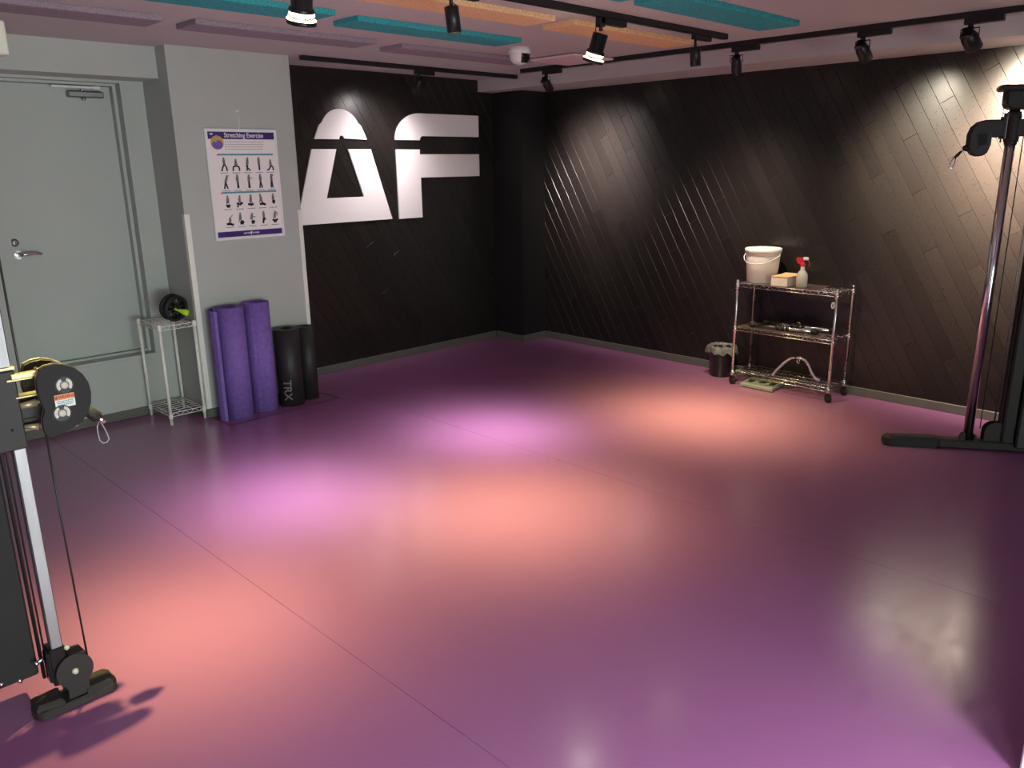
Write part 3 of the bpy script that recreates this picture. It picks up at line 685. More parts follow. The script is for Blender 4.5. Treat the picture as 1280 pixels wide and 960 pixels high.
# ab wheel
t = thing('ab_wheel', 'black exercise wheel with a lime green handle tip on the white rack', 'exercise wheel', (2.052, 5.145, .6525))
ax_ = Vector((.26, -.93, -.16)).normalized()     # axle towards the room
mw = axis_frame((0, 0, .086), ax_)
tw = MB()
for zz in (-.022, .022):
    tw.lathe([(.068, zz-.015), (.082, zz-.013), (.086, zz-.005), (.086, zz+.005), (.082, zz+.013), (.068, zz+.015), (.066, zz), (.068, zz-.015)], 36, mw)
obj('tyre', tw, 'rubber', t)
sp = MB()
for zz in (-.022, .022):
    for k in range(8):
        an = 2*PI*k/8; c, s_ = math.cos(an), math.sin(an)
        sp.tube([(c*.016, s_*.016, zz), (c*.068, s_*.068, zz)], [.008, .0055], 6, mx=mw)
    sp.lathe([(1e-4, zz-.012), (.02, zz-.012), (.02, zz+.012), (1e-4, zz+.012)], 16, mw)
obj('spokes', sp, 'black_metal', t)
obj('axle', MB().cyl((0, 0, -.09), (0, 0, .06), .012, n=12, mx=mw), 'rubber', t)
# handle tip lies at the lower right of the wheel, pointing at the room
hx = axis_frame((.012, -.055, .072), (.62, -.70, -.30))
obj('handle', MB().lathe([(.006, -.03), (.010, 0), (.020, .035), (.021, .055), (.015, .062), (1e-4, .062)], 16, hx), 'lime', t, 'lime green handle tip')

# ------------------------------------------------------------ rolled mats
def roll(r_out, h, turns, th, a0, flap=None, n=150):
    # spiral strip, open in the middle, as a thick sheet; flap adds a tangent tail (length, bend)
    inn = []; outr = []
    A = turns*2*PI
    for i in range(n+1):
        a = A*i/n; r = r_out - th - (th*1.12)*(A-a)/(2*PI)
        if r < .012: continue
        an = a0 + a - A
        inn.append((r*math.cos(an), r*math.sin(an))); outr.append(((r+th)*math.cos(an), (r+th)*math.sin(an)))
    if flap:
        L_, bend = flap; an = a0; dx, dy = -math.sin(an), math.cos(an); nx, ny = math.cos(an), math.sin(an)
        for i in range(1, 9):
            s_ = L_*i/8; o_ = bend*(s_/L_)**2
            for lst, rr in ((inn, r_out-th), (outr, r_out)): lst.append((rr*nx+dx*s_+nx*o_, rr*ny+dy*s_+ny*o_))
    m_ = len(inn); vs = []; fs = []
    for ring, zz in ((inn, 0), (outr, 0), (inn, h), (outr, h)): vs += [(x, y, zz) for x, y in ring]
    I0, O0, I1, O1 = 0, m_, 2*m_, 3*m_
    side = []; cap = []
    for i in range(m_-1):
        side.append((O0+i, O0+i+1, O1+i+1, O1+i)); side.append((I0+i+1, I0+i, I1+i, I1+i+1))
        cap.append((I1+i, O1+i, O1+i+1, I1+i+1)); cap.append((I0+i+1, O0+i+1, O0+i, I0+i))
    cap.append((I0, O0, O1, I1)); cap.append((O0+m_-1, I0+m_-1, I1+m_-1, O1+m_-1))
    mb = MB(); mb.v = vs; mb.f = [list(f) for f in side+cap]; mb.sm = [True]*len(side)+[False]*len(cap)
    return mb
def matroll(label, cat, x, y, r, h, material, edge_mat, turns, th, a0, flap=None, group=None, lean=(0, 0)):
    o = obj('rolled_mat', roll(r, h, turns, th, a0, flap), material); o.location = (x, y, 0.001)
    o.rotation_euler = (lean[0], lean[1], 0)
    o['label'] = label; o['category'] = cat; o['group'] = group
    return o
gm_ = 'rolled exercise mats in front of the pillar'
matroll('thick purple foam mat roll with a loose flap, next to the white corner guard', 'exercise mat', 2.313, 4.915, .096, .735, 'purple_mat', None, 3.6, .010, math.radians(160), None, gm_)
matroll('purple foam mat roll with a visible end seam, beside the black rolls', 'exercise mat', 2.507, 4.923, .090, .742, 'purple_mat', None, 3.5, .0095, math.radians(226), None, gm_)
fo = [o for o in bpy.data.objects if o.name == 'rolled_mat'][0]
flp = MB(); pts = [(-.094, .045), (-.100, .02), (-.098, -.01), (-.092, -.04), (-.078, -.052)]
P2 = [(-.086, .05), (-.092, .02), (-.090, -.01), (-.084, -.036), (-.072, -.046)]
flp.prism([(-.040, .093), (-.085, .085), (-.118, .055), (-.136, .012), (-.140, -.026), (-.130, -.056), (-.114, -.066), (-.110, -.058), (-.122, -.048), (-.130, -.024), (-.126, .012), (-.110, .050), (-.082, .076), (-.040, .0965)][:12] + [(-.085, .0765), (-.060, .0860)], .724)
obj('loose_flap', flp, 'purple_mat', fo)
bm1 = matroll('thick black foam mat roll with grey lettering near its foot', 'exercise mat', 2.697, 4.905, .090, .535, 'black_mat', None, 4.8, .0085, math.radians(20), None, gm_)
vs, fs = text_geo('TRX', .076, .0004, .0012)
rr = .0908; out = []
for v in vs:   # wraps the word round the roll, reading downwards
    a = math.radians(226) + (v[1])/rr; out.append(((rr+v[2])*math.cos(a), (rr+v[2])*math.sin(a), .118 - v[0]))
obj('lettering', MB().add(out, fs), 'print_grey', bm1, 'grey printed lettering')
matroll('narrow black foam mat roll behind the lettered black roll', 'exercise mat', 2.872, 4.946, .066, .520, 'black_mat', None, 2.9, .0085, math.radians(300), None, gm_)

tp = MB()
def strip(a, b, wd=.011):
    a, b = Vector(a), Vector(b); e = (b-a).normalized(); q = Vector((-e.y, e.x))*wd/2
    tp.prism([tuple(a+q-e*wd/2), tuple(a-q-e*wd/2), tuple(b-q+e*wd/2), tuple(b+q+e*wd/2)], .0006)
strip((2.165, 5.00), (2.163, 4.754)); strip((2.163, 4.754), (2.994, 4.788)); strip((2.994, 4.788), (2.985, 4.99))
solo('floor_tape', tp, 'tape', 'thin black tape outline on the floor around the rolled mats', 'tape', (0, 0, .0001))

# ------------------------------------------------------------ steel cart
CX0, CX1, CY0, CY1 = 5.200, 5.452, 2.185, 2.912
t = thing('wire_cart', 'chrome three-shelf wire cart on casters against the plank wall', 'cart', (CX0, CY0, 0))
cw, cl_ = CX1-CX0, CY1-CY0
for (a, b) in ((0, 0), (cw, 0), (0, cl_), (cw, cl_)):
    pb = MB().cyl((a, b, .05), (a, b, .768), .0105, n=14).lathe([(.0105, .768), (.011, .772), (1e-4, .778)], 14, Matrix.Translation((a, b, 0)))
    for zz in (.735, .425, .095): pb.lathe([(.0107, zz-.028), (.0155, zz-.026), (.014, zz+.012), (.0107, zz+.014)], 14, Matrix.Translation((a, b, 0)))
    obj('post', pb, 'wire_chrome', t)
    c = obj('caster', MB().cyl((a, b, .072), (a, b, .052), .013, n=12).rbox(a-.013, a-.009, b-.018, b+.018, .020, .056, .001).rbox(a+.009, a+.013, b-.018, b+.018, .020, .056, .001).rbox(a-.013, a+.013, b-.014, b+.014, .048, .056, .001), 'rubber', t)
    obj('wheel', MB().lathe([(1e-4, -.0085), (.021, -.0085), (.0245, -.004), (.0245, .004), (.021, .0085), (1e-4, .0085)], 20, frame((a, b-.004, .0245), (0, 1, 0), (0, 0, 1), (1, 0, 0))), 'rubber', c)
for zz in (.750, .430, .100):
    obj('wire_shelf', wire_shelf(0, cw, 0, cl_, zz, .0027, .024, 'x', .024, .028), 'wire_chrome', t)
obj('shelf_liner', MB().box(.006, cw-.006, .16, cl_-.006, .7535, .7550), 'liner', t)
obj('shelf_liner', MB().box(.006, cw-.006, .10, cl_-.006, .4335, .4350), 'liner', t)
hk = thing('cart_hook', 'small white hook on the right front post of the cart', 'hook', (CX0, CY0+.018, .665))
obj('clip', MB().tube([(0, -.004, .02), (0, .010, .018), (0, .014, 0), (0, .008, -.018), (0, -.002, -.014)], .004, 8).rbox(-.006, .006, -.006, .0, -.012, .022, .001), 'white_plastic', hk)

# bucket
t = thing('bucket', 'white plastic bucket with lid and handle on top of the cart', 'bucket', (5.333, 2.80, .7552))
obj('pail', MB().lathe([(1e-4, 0), (.098, 0), (.103, .004), (.118, .185), (.118, .20), (.122, .20), (.122, .232), (1e-4, .232)], 40), 'bucket', t)
obj('lid', MB().lathe([(.122, .212), (.127, .214), (.128, .238), (.122, .243), (.112, .243), (.108, .2405), (1e-4, .2415)], 40), 'bucket', t)
obj('spout_cap', MB().lathe([(.014, .236), (.014, .250), (1e-4, .252)], 16, Matrix.Translation((-.02, .01, 0))), 'white_plastic', t)
hn = []
for i in range(21):
    a = PI*i/20; hn.append((-.045*math.sin(a)-.085*math.sin(a), .124*math.cos(a)*1.06, .205-.065*math.sin(a)))
obj('handle', MB().tube(hn, .0028, 8), 'white_plastic', t)
obj('handle_ear', MB().lathe([(.012, -.004), (.012, .006), (1e-4, .008)], 14, frame((0, .120, .205), (1, 0, 0), (0, 0, 1), (0, 1, 0))).lathe([(.012, -.004), (.012, .006), (1e-4, .008)], 14, frame((0, -.120, .205), (1, 0, 0), (0, 0, -1), (0, -1, 0))), 'bucket', t)

t = thing('wipes_box', 'low pale cardboard box with a kraft top beside the bucket', 'box', (5.33, 2.605, .7552), math.radians(0))
obj('carton', MB().rbox(-.115, .09, -.060, .062, 0, .062, .002), 'card', t)
obj('top_flap', MB().prism([(-.117, -.061), (.092, -.061), (.092, .063), (-.117, .063)], .004, frame((0, 0, .0625), (1, 0, 0), (0, 1, 0), (0, 0, 1))).prism([(-.05, .062), (.085, .068), (.085, .072)], .12, frame((0, -.06, 0), (1, 0, 0), (0, 0, 1), (0, -1, 0)), z0=-.12), 'kraft', t)

t = thing('spray_bottle', 'clear spray bottle with a red and white trigger on the cart', 'spray bottle', (5.268, 2.468, .7552))
obj('bottle', MB().lathe([(1e-4, 0), (.033, 0), (.037, .005), (.037, .075), (.034, .092), (.022, .110), (.0145, .118), (.0145, .150), (1e-4, .150)], 28), 'cloudy', t)
obj('liquid', MB().lathe([(1e-4, .004), (.033, .004), (.034, .05), (1e-4, .05)], 24), 'card', t)
th_ = obj('trigger_head', MB().lathe([(.0175, .146), (.0175, .166), (.012, .170), (1e-4, .170)], 18).prism([(-.018, .160), (.012, .160), (.020, .186), (.006, .202), (-.030, .200), (-.034, .186)], .026, frame((0, .013, 0), (.3, -.954, 0), (0, 0, 1), (-.954, -.3, 0)), z0=-.013), 'red', t)
obj('nozzle', MB().rbox(-.002, .034, -.012, .012, .186, .206, .004, frame((0, 0, 0), (.3, -.954, 0), (.954, .3, 0), (0, 0, 1))), 'white_plastic', t)
obj('trigger', MB().tube([(.012, -.030, .184), (.016, -.040, .165), (.014, -.036, .145)], [.004, .004, .003], 8), 'red', t)

# bars on the middle shelf
def ball_bar(label, a, b, nub=True):
    a, b = Vector(a), Vector(b); t = thing('handle_bar', label, 'exercise handle', a, group='chrome handle bars on the cart')
    v = b-a; L_ = v.length; mx = axis_frame((0, 0, 0), v)
    obj('tube', MB().cyl((0, 0, .0), (0, 0, L_), .0125, n=16, mx=mx), 'chrome', t)
    for zz in (0, L_): obj('end_cap', MB().lathe([(1e-4, -.024), (.013, -.022), (.019, -.010), (.020, .008), (.015, .022), (1e-4, .024)], 16, mx @ Matrix.Translation((0, 0, zz))), 'rubber', t)
    c = MB()
    for q in (.42, .5, .58): c.lathe([(.0125, L_*q-.012), (.0185, L_*q-.010), (.0185, L_*q+.010), (.0125, L_*q+.012)], 16, mx)
    cc = obj('collar', c, 'black_metal', t)
    obj('eyelet', MB().tube([tuple(v*.5+Vector((.0, .014*math.cos(k*PI/6), .018+.014*math.sin(k*PI/6)))) for k in range(12)], .003, 6, closed=True), 'chrome', cc)
ball_bar('front chrome handle bar with black ball ends on the middle shelf', (5.250, 2.80, .4555), (5.285, 2.355, .4555))
ball_bar('rear chrome handle bar with black ball ends on the middle shelf', (5.375, 2.765, .4555), (5.392, 2.275, .4555))
# curved bar on the bottom shelf
t = thing('curved_bar', 'bent chrome triceps bar standing on the bottom shelf of the cart', 'exercise handle', (5.30, 2.46, .103))
cp = [(-.075, .150, .012), (-.060, .125, .055), (-.030, .085, .110), (-.005, .050, .142), (0, .012, .152), (0, -.012, .152), (0, -.050, .142), (.0, -.080, .110), (.0, -.105, .060), (.005, -.140, .016), (.012, -.165, .012)]
cb = []
for i in range(len(cp)-1):
    a, b = Vector(cp[i]), Vector(cp[i+1]); cb += [tuple(a.lerp(b, q)) for q in (0, .5)]
cb.append(cp[-1])
obj('tube', MB().tube(cb, .0115, 14), 'chrome', t)
obj('grip_collar', MB().tube([(0, .022, .152), (0, -.022, .152)], .0155, 14), 'chrome', t)
obj('eyelet', MB().tube([(0, .010*math.sin(k*PI/6), .126+.016*math.cos(k*PI/6)) for k in range(12)], .0032, 6, closed=True), 'chrome', t)
obj('end_cap', MB().sphere((.05, .12, .016), .016), 'rubber', t)
obj('end_cap', MB().tube([(.012, -.165, .014), (.055, -.150, .014), (.085, -.165, .014)], .010, 10), 'rubber', t)

# scale under the cart
t = thing('bathroom_scale', 'flat cream body scale with dark pads under the cart', 'scale', (0, 0, 0))
qd = [(5.174, 2.831), (5.385, 2.849), (5.425, 2.600), (5.172, 2.575)]
obj('platform', MB().prism(qd, .022, z0=.006, bevel=.003), 'scale_top', t)
def qp(u, v):
    a = Vector(qd[0]).lerp(Vector(qd[1]), u); b = Vector(qd[3]).lerp(Vector(qd[2]), u); return tuple(a.lerp(b, v))
for (u0_, u1, v0, v1, nm) in ((.30, .62, .10, .26, 'foot_pad'), (.38, .66, .42, .62, 'display'), (.30, .62, .74, .90, 'foot_pad')):
    obj(nm, MB().prism([qp(u0_, v0), qp(u1, v0), qp(u1, v1), qp(u0_, v1)], .0012, z0=.028), 'dark_screen', t)
obj('feet', MB().cyl((5.20, 2.80, 0), (5.20, 2.80, .007), .012, n=10).cyl((5.36, 2.81, 0), (5.36, 2.81, .007), .012, n=10).cyl((5.39, 2.62, 0), (5.39, 2.62, .007), .012, n=10).cyl((5.20, 2.60, 0), (5.20, 2.60, .007), .012, n=10), 'rubber', t)

# bin
t = thing('waste_bin', 'round black waste bin with a translucent liner left of the cart', 'bin', (5.372, 3.110, 0))
obj('bucket_body', MB().lathe([(1e-4, 0), (.078, 0), (.082, .004), (.094, .215), (.098, .222), (.094, .224), (.088, .216), (.078, .012), (1e-4, .010)], 36), 'bin', t)
vs = []; fs = []; n = 48; rnd = random.Random(2)
wob = [rnd.uniform(-1, 1) for _ in range(n)]; wob2 = [rnd.uniform(-1, 1) for _ in range(n)]
rg = [(.080, .16, .002, .004), (.090, .222, .002, .003), (.098, .236, .004, .006), (.106, .228, .006, .008), (.110, .205, .009, .010), (.114, .182, .012, .018)]
for (r_, z_, wr_, wz) in rg:
    for k in range(n):
        a = 2*PI*k/n; q = (wob[k]+wob[(k+1) % n]*.5); rr_ = r_+wr_*q; vs.append((rr_*math.cos(a), rr_*math.sin(a), z_+wz*wob2[k]))
for i in range(len(rg)-1):
    for k in range(n): fs.append((i*n+k, i*n+(k+1) % n, (i+1)*n+(k+1) % n, (i+1)*n+k))
obj('bin_liner', MB().add(vs, fs, True), 'bag', t)

# ------------------------------------------------------------ left cable machine
LM = thing('cable_machine', 'cable machine with square chrome upright at the left edge of the view', 'exercise machine', (.513, 2.5, 0))
# coordinates below are local to the upright's foot: x to the right, y away
def ob(n_, mb, m_, p=LM, l_=None): return obj(n_, mb, m_, p, l_)
upr = ob('upright', MB().rbox(-.0165, .0165, -.016, .016, .10, 2.02, .003), 'brushed', LM, 'square brushed chrome upright')
sh = ob('weight_shroud', MB().rbox(-.95, -.052, .012, .16, .128, 2.05, .006), 'shroud')
for (bx, bz) in ((-.152, .146), (-.105, .134)):
    ob('bolt', MB().lathe([(1e-4, .007), (.006, .006), (.0065, 0)], 12, frame((bx, .012, bz), (1, 0, 0), (0, 0, 1), (0, -1, 0))).lathe([(.010, .001), (.010, 0)], 14, frame((bx, .011, bz), (1, 0, 0), (0, 0, 1), (0, -1, 0))), 'chrome', sh)
ob('guide_rod', MB().cyl((-.038, .03, .10), (-.038, .03, 2.0), .0055, n=10), 'black_metal')
ob('cable', MB().cyl((-.028, .02, .12), (-.028, .02, 2.0), .0028, n=8), 'black_metal')
# foot
def capsule(x0, x1, y0, y1, n=8):
    r = (y1-y0)/2*.75; cy = (y0+y1)/2; pts = []
    for i in range(n+1): a = -PI/2+PI*i/n; pts.append((x1-r*.6+r*.6*math.cos(a), cy+(y1-y0)/2*math.sin(a)))
    for i in range(n+1): a = PI/2+PI*i/n; pts.append((x0+r*.6+r*.6*math.cos(a), cy+(y1-y0)/2*math.sin(a)))
    return pts
ft_ = ob('foot', MB().prism(capsule(-.092, .148, -.042, .050), .024, z0=.004, bevel=.004), 'machine')
ob('foot_cover', MB().prism([(.055, -.038), (.128, -.038), (.140, -.020), (.140, .030), (.128, .046), (.055, .046)], .018, z0=.028, bevel=.008), 'machine', ft_)
ob('foot_cover', MB().prism([(-.085, -.030), (-.010, -.040), (-.005, .046), (-.085, .040)], .020, z0=.028, bevel=.008), 'machine', ft_)
ob('foot_pad', MB().prism(capsule(-.080, .136, -.034, .042), .005, z0=-.0005), 'rubber', ft_)
# lower pulley housing, cheek plates facing -y and +y
def plate(poly, y_, th_, m_, p, nm='cheek_plate', l_=None, bev=.0015):
    return ob(nm, MB().prism(poly, th_, frame((0, y_, 0), (1, 0, 0), (0, 0, 1), (0, -1, 0)), bevel=bev), m_, p, l_)
circ = arc(.033, .118, .053, .055, -52, 232, 26)
pl_ = circ + [(.006, .058), (.004, .030), (.062, .030), (.066, .058)]
lp = plate(pl_, -.026, .006, 'machine', LM, 'lower_pulley_cover')
plate(pl_, .030, .006, 'machine', lp)
ob('pulley', MB().lathe([(.010, -.016), (.047, -.016), (.041, 0), (.047, .016), (.010, .016)], 30, frame((.033, 0, .118), (1, 0, 0), (0, 0, 1), (0, -1, 0))), 'rubber', lp)
ob('bolt', MB().lathe([(1e-4, .009), (.007, .008), (.0085, .002), (.0095, 0)], 14, frame((.033, -.032, .118), (1, 0, 0), (0, 0, 1), (0, -1, 0))), 'cream_bearing', lp, 'pale bolt head')
ob('top_bridge', MB().rbox(.022, .068, -.028, .028, .160, .172, .003), 'machine', lp)
bk = ob('clamp_bracket', MB().rbox(-.026, .020, -.022, .040, .085, .208, .004).rbox(-.034, -.018, -.020, .020, .10, .20, .003), 'gloss_black')
ob('bolt', MB().sphere((.024, -.020, .200), .0085, 12), 'cream_bearing', bk)
ob('bolt', MB().cyl((-.032, -.004, .186), (-.060, -.010, .180), .005, n=10).cyl((-.056, -.009, .181), (-.064, -.011, .179), .009, n=6), 'chrome', bk)
# carriage
cr = ob('carriage', MB().rbox(-.058, .021, -.022, .030, .845, 1.072, .004), 'machine')
ob('collar', MB().rbox(-.020, .024, -.020, .024, 1.072, 1.082, .002), 'yellow_steel', cr)
ob('bolt', MB().sphere((-.010, -.022, .905), .004, 10), 'black_metal', cr)
ob('arm_bar', MB().rbox(.008, .100, -.030, -.008, 1.046, 1.061, .002).rbox(-.004, .060, -.030, -.012, 1.042, 1.047, .001), 'yellow_steel', cr)
ob('arm_bolt', MB().cyl((.078, -.030, 1.057), (.078, .0, 1.057), .010, n=12).cyl((.085, -.025, 1.047), (.100, -.025, 1.047), .007, n=8), 'chrome', cr)
ob('arm_plate', MB().rbox(.012, .072, -.024, .02, .990, .995, .001), 'yellow_steel', cr)
ob('lock_knob', MB().cyl((.018, -.02, .968), (.060, -.02, .970), .0095, .011, n=14).cyl((.060, -.02, .970), (.085, -.02, .975), .006, n=10), 'yellow_steel', cr)
ob('arm_block', MB().rbox(.020, .090, .0, .030, .900, .985, .004).rbox(.014, .060, -.004, .014, .905, .925, .002), 'machine', cr)
ob('pull_pin', MB().cyl((.020, -.02, .908), (.055, -.028, .902), .006, .0105, n=14), 'yellow_steel', cr, 'pale tapered pin')
ob('pin_ferrule', MB().cyl((.055, -.028, .902), (.092, -.030, .897), .0115, n=16).lathe([(.0115, 0), (.0145, .002), (.0145, .007), (.0115, .009)], 16, axis_frame((.088, -.030, .8975), (.99, -.05, -.13))), 'chrome', cr)
# twin-pulley head between two cheek plates
px_ = lambda L_: [(x-.513, z) for x, z in L_]
front = px_([(.586, 1.070), (.600, 1.077), (.625, 1.079), (.650, 1.072), (.675, 1.058), (.694, 1.036), (.706, 1.008), (.709, .978), (.704, .946), (.692, .918), (.672, .896), (.648, .884), (.610, .872), (.586, .868), (.574, .880), (.570, .905), (.573, .930), (.582, .950), (.576, .975), (.572, 1.005), (.574, 1.040)])
back = [(x-.006 if x > .08 else x-.012, z) for x, z in front]
hd = plate(front, -.044, .010, 'shroud', LM, 'pulley_head', None, .002)
plate(front, -.040, .003, 'yellow_steel', hd, 'edge_band', None, .001)
plate([(x*.98+.002, (z-.975)*.97+.974) for x, z in back], .058, .008, 'machine', hd, 'cheek_plate', None, .002)
plate(back, .066, .003, 'yellow_steel', hd, 'edge_band', None, .001)
fm = frame((0, -.054, 0), (1, 0, 0), (0, 0, 1), (0, -1, 0))
for (ex, ez) in ((.129, 1.013), (.112, .934)):
    ob('bearing_recess', MB().prism(arc(ex, ez, .024, .024, 0, 350, 26), .0006, fm), 'ink', hd)
    q = MB()
    for a0_, a1_ in ((-42, 66), (114, 222)):
        ou = arc(ex, ez, .0205, .0205, a0_, a1_, 10); inn_ = arc(ex, ez, .0125, .0125, a1_, a0_, 10); q.prism(ou+inn_, .0012, fm)
    ob('pulley_window', q, 'cream_bearing', hd)
    ob('bolt', MB().lathe([(1e-4, .006), (.006, .005), (.010, .004), (.0105, 0)], 16, frame((ex, -.054, ez), (1, 0, 0), (0, 0, 1), (0, -1, 0))), 'cream_bearing', hd)
    ob('pulley', MB().lathe([(.010, -.016), (.044, -.016), (.038, 0), (.044, .016), (.010, .016)], 30, frame((ex, 0.004, ez), (1, 0, 0), (0, 0, 1), (0, -1, 0))), 'rubber', hd)
sk = ob('warning_sticker', MB().box(.098, .150, .950, .972, 0, .0004, fm @ Matrix.Rotation(0, 4, 'Z')), 'sticker_white', hd)
ob('sticker_header', MB().box(.098, .150, .972, .988, 0, .0004, fm), 'sticker_orange', hd, 'orange header of the sticker')
vs, fs = text_geo('WARNING', .0115, .0002, .0002)
ob('sticker_text', MB().add(vs, fs, False, fm @ Matrix.Translation((.126, .980, .0008))).prism([(.1005, .9755), (.1045, .9755), (.1025, .9835)], .0008, fm), 'ink', hd)
rc = MB(); rnd = random.Random(9)
for r_ in range(3):
    x = .102+.002*r_
    while x < .143: wd = rnd.uniform(.002, .006); rc.box(x, x+wd, .9665-.0052*r_, .9695-.0052*r_, .0004, .0007, fm); x += wd+.0012
ob('sticker_lines', rc, 'teal_ink', hd)
# cables, stopper and snap hook
ob('cable', MB().tube([(.040, .010, 2.0), (.040, .010, 1.05), (.046, .006, 1.02)], .0032, 8), 'black_metal')
ob('cable', MB().tube([(.072, -.010, .915), (.074, -.004, .60), (.080, .0, .125)], .0030, 8), 'black_metal')
cn = axis_frame((.181, -.012, .922), (.70, -.1, -.72))
ob('cable_stopper', MB().lathe([(1e-4, 0), (.012, 0), (.016, .005), (.0175, .045), (.012, .052), (1e-4, .052)], 18, cn), 'rubber')
ob('swivel', MB().lathe([(.008, .050), (.0095, .058), (.006, .070), (1e-4, .072)], 14, cn).cyl((.150, -.02, .895), (.151, -.02, .878), .006, n=10), 'chrome')
lk_ = [(.214, -.018, .877), (.207, -.018, .862), (.206, -.019, .840), (.208, -.019, .818), (.216, -.02, .808), (.227, -.02, .808), (.234, -.02, .817), (.230, -.02, .838), (.222, -.019, .864), (.217, -.018, .878)]
ob('snap_hook', MB().tube(lk_, .0026, 8), 'brushed')

# ------------------------------------------------------------ right cable machine (same family), local x along v
VX, VY = .555, -.832
RMm = thing('cable_machine', 'cable machine with round chrome pole and long foot at the right edge', 'exercise machine', (4.862, 1.222, 0), math.atan2(VY, VX))
def rb(n_, mb, m_, p=RMm, l_=None): return obj(n_, mb, m_, p, l_)
rb('pole', MB().cyl((0, 0, .055), (0, 0, 1.84), .0255, n=28), 'chrome', RMm, 'round chrome pole')
rb('foot', MB().prism([(-.20, -.030), (.30, -.045), (.30, .045), (-.20, .030)], .044, z0=.012, bevel=.008), 'machine')
bt = [(-.455, .0), (-.445, -.022), (-.42, -.036), (-.17, -.042), (-.145, -.030), (-.145, .030), (-.17, .042), (-.42, .036), (-.445, .022)]
fb_ = rb('foot_boot', MB().prism(bt, .050, z0=.012, bevel=.014), 'rubber')
rb('boot_sole', MB().prism([(x*.985, y*.9) for x, y in bt], .012, z0=.0005), 'gloss_black', fb_)
lg_ = MB().prism(arc(-.036, .085, .014, .020, 0, 180, 8)+[(-.050, .052), (-.022, .052)], .010, frame((0, -.020, 0), (1, 0, 0), (0, 0, 1), (0, -1, 0)))
lg_.rbox(-.040, -.028, -.02, .02, .052, .075, .002).rbox(.028, .040, -.02, .02, .052, .085, .002)
lug = rb('pole_socket', lg_, 'machine')
rb('bolt', MB().cyl((-.036, -.028, .090), (-.036, -.034, .090), .006, n=10), 'ink', lug)
# lower pulley cheek
ck = arc(.135, .112, .060, .052, 88, 180, 10) + [(.075, .052), (.165, .052), (.165, .164)]
lc = rb('lower_pulley_cover', MB().prism(ck, .008, frame((0, -.018, 0), (1, 0, 0), (0, 0, 1), (0, -1, 0)), bevel=.001).prism(ck, .008, frame((0, .026, 0), (1, 0, 0), (0, 0, 1), (0, -1, 0)), bevel=.001), 'machine')
rb('bolt', MB().cyl((.128, -.026, .105), (.128, -.029, .105), .007, n=12), 'ink', lc)
rb('pulley', MB().lathe([(.008, -.012), (.038, -.012), (.032, 0), (.038, .012), (.008, .012)], 24, frame((.128, 0, .105), (1, 0, 0), (0, 0, 1), (0, -1, 0))), 'rubber', lc)
rb('column', MB().rbox(.160, .225, -.045, .045, .05, 1.93, .008), 'machine')
rb('weight_shroud', MB().rbox(.226, .95, -.070, .070, .03, 1.90, .008), 'black_metal')
rb('cable', MB().cyl((.128, .004, .15), (.128, .004, 1.88), .0042, n=8), 'brushed', RMm, 'pale steel cable')
rb('cable', MB().cyl((.062, .012, .12), (.062, .012, 1.88), .0028, n=8), 'black_metal')
hl = rb('hole_strip', MB().rbox(.150, .160, -.018, .018, .12, 1.88, .001), 'shroud')
q = MB()
for k in range(34): q.cyl((.1495, -.004, .17+.05*k), (.1485, -.004, .17+.05*k), .006, n=8)
rb('position_holes', q, 'ink', hl)
# head cap
hp = rb('top_housing', MB().prism([(-.055, 1.925), (-.055, 1.86), (-.045, 1.842), (-.025, 1.832), (.30, 1.832), (.30, 1.925)], .075, frame((0, .035, 0), (1, 0, 0), (0, 0, 1), (0, -1, 0)), bevel=.008), 'machine')
rb('cap', MB().rbox(-.088, .34, -.050, .050, 1.920, 1.952, .010), 'machine', hp)
rb('bolt_recess', MB().cyl((.012, -.0395, 1.902), (.012, -.0435, 1.902), .010, n=12).cyl((.036, -.0395, 1.845), (.036, -.0435, 1.845), .011, n=12), 'ink', hp)
rb('thin_strap', MB().tube([(.028, -.046, 1.868), (.075, -.048, 1.893)], .0035, 6), 'brushed', hp)
rb('thin_cable', MB().cyl((-.060, -.02, 1.84), (-.062, -.02, 1.775), .0015, n=6), 'black_metal', hp)
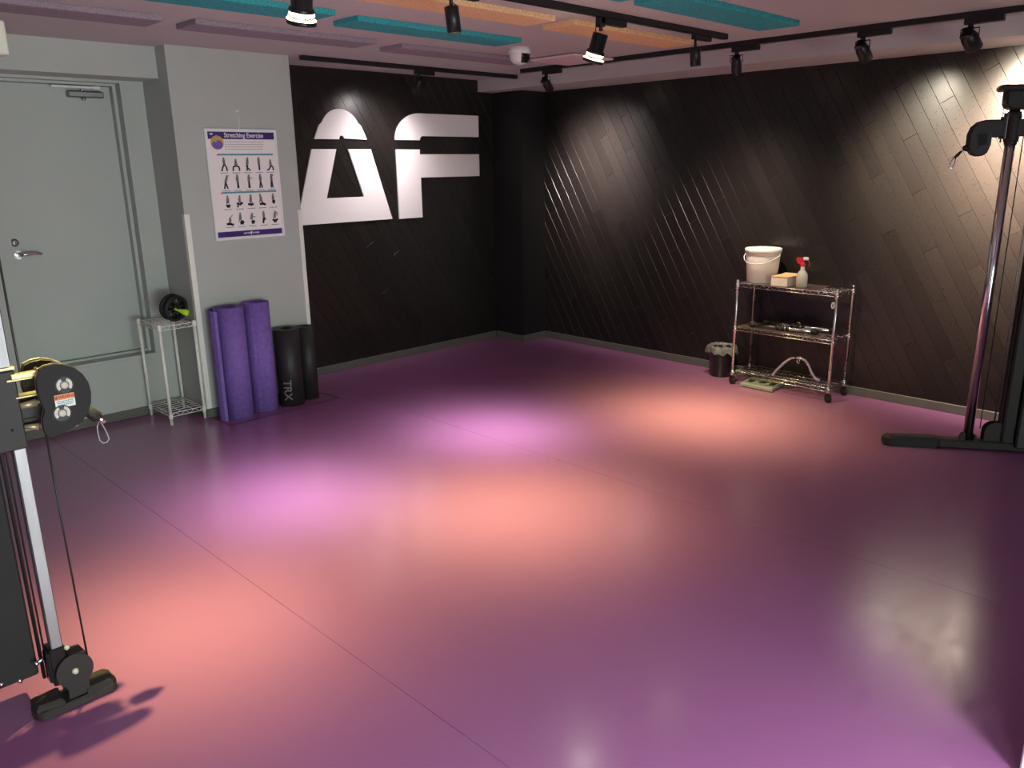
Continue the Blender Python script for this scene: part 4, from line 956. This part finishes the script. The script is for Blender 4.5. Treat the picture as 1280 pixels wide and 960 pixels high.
# pivot sleeve and pulley arm
pv = rb('pivot_sleeve', MB().lathe([(.0256, 1.672), (.034, 1.674), (.036, 1.69), (.036, 1.80), (.031, 1.822), (.0256, 1.824)], 28).rbox(-.010, .10, -.032, .032, 1.70, 1.785, .004), 'machine')
rb('collar', MB().lathe([(.0257, 1.658), (.030, 1.660), (.030, 1.674)], 24), 'black_metal', pv)
arm = [(-.045, 1.785), (-.130, 1.785), (-.165, 1.776), (-.192, 1.752), (-.205, 1.715), (-.205, 1.660), (-.196, 1.632), (-.178, 1.612), (-.155, 1.604), (-.130, 1.608), (-.112, 1.622), (-.104, 1.645), (-.104, 1.685), (-.098, 1.698), (-.045, 1.698)]
ar = rb('pulley_arm', MB().prism(arm, .055, frame((0, .022, 0), (1, 0, 0), (0, 0, 1), (0, -1, 0)), bevel=.006), 'machine')
rb('arm_clamp', MB().rbox(-.052, -.040, -.036, .030, 1.69, 1.80, .003).cyl((-.046, -.02, 1.80), (-.046, -.02, 1.815), .008, n=10).cyl((-.055, -.02, 1.69), (-.055, -.02, 1.672), .004, n=8), 'black_metal', ar)
rb('clamp_plate', MB().rbox(-.040, -.036, -.03, .028, 1.69, 1.80, .001), 'brushed', ar)
am_ = frame((0, -.034, 0), (1, 0, 0), (0, 0, 1), (0, -1, 0))
rb('recess', MB().prism([(-.140, 1.735), (-.102, 1.735), (-.102, 1.655), (-.112, 1.650), (-.150, 1.650), (-.150, 1.660), (-.118, 1.662), (-.116, 1.722), (-.140, 1.722)], .0008, am_), 'ink', ar)
rb('arm_badge', MB().prism([(-.170, 1.716), (-.120, 1.716), (-.126, 1.662), (-.158, 1.656)], .0015, am_), 'shroud', ar, 'faceted grey badge')
rb('bolt', MB().cyl((-.150, -.034, 1.640), (-.150, -.037, 1.640), .010, n=12), 'ink', ar)
cs = rb('cable_stopper', MB().lathe([(1e-4, 0), (.014, 0), (.016, .022), (.012, .026), (1e-4, .026)], 14, axis_frame((-.196, 0, 1.655), (-.75, -.1, -.45))), 'rubber')
rb('short_cable', MB().tube([(-.212, -.002, 1.645), (-.232, -.006, 1.628)], .003, 6), 'black_metal')
rb('swivel', MB().tube([(-.230, -.006, 1.630), (-.246, -.008, 1.612), (-.256, -.008, 1.602)], [.006, .009, .006], 10), 'black_metal')
lk_ = [(-.256, -.008, 1.604), (-.268, -.008, 1.590), (-.277, -.009, 1.570), (-.280, -.009, 1.552), (-.274, -.009, 1.545), (-.264, -.009, 1.548), (-.257, -.009, 1.562), (-.254, -.008, 1.582), (-.252, -.008, 1.602)]
rb('snap_hook', MB().tube(lk_, .0032, 8), 'chrome')
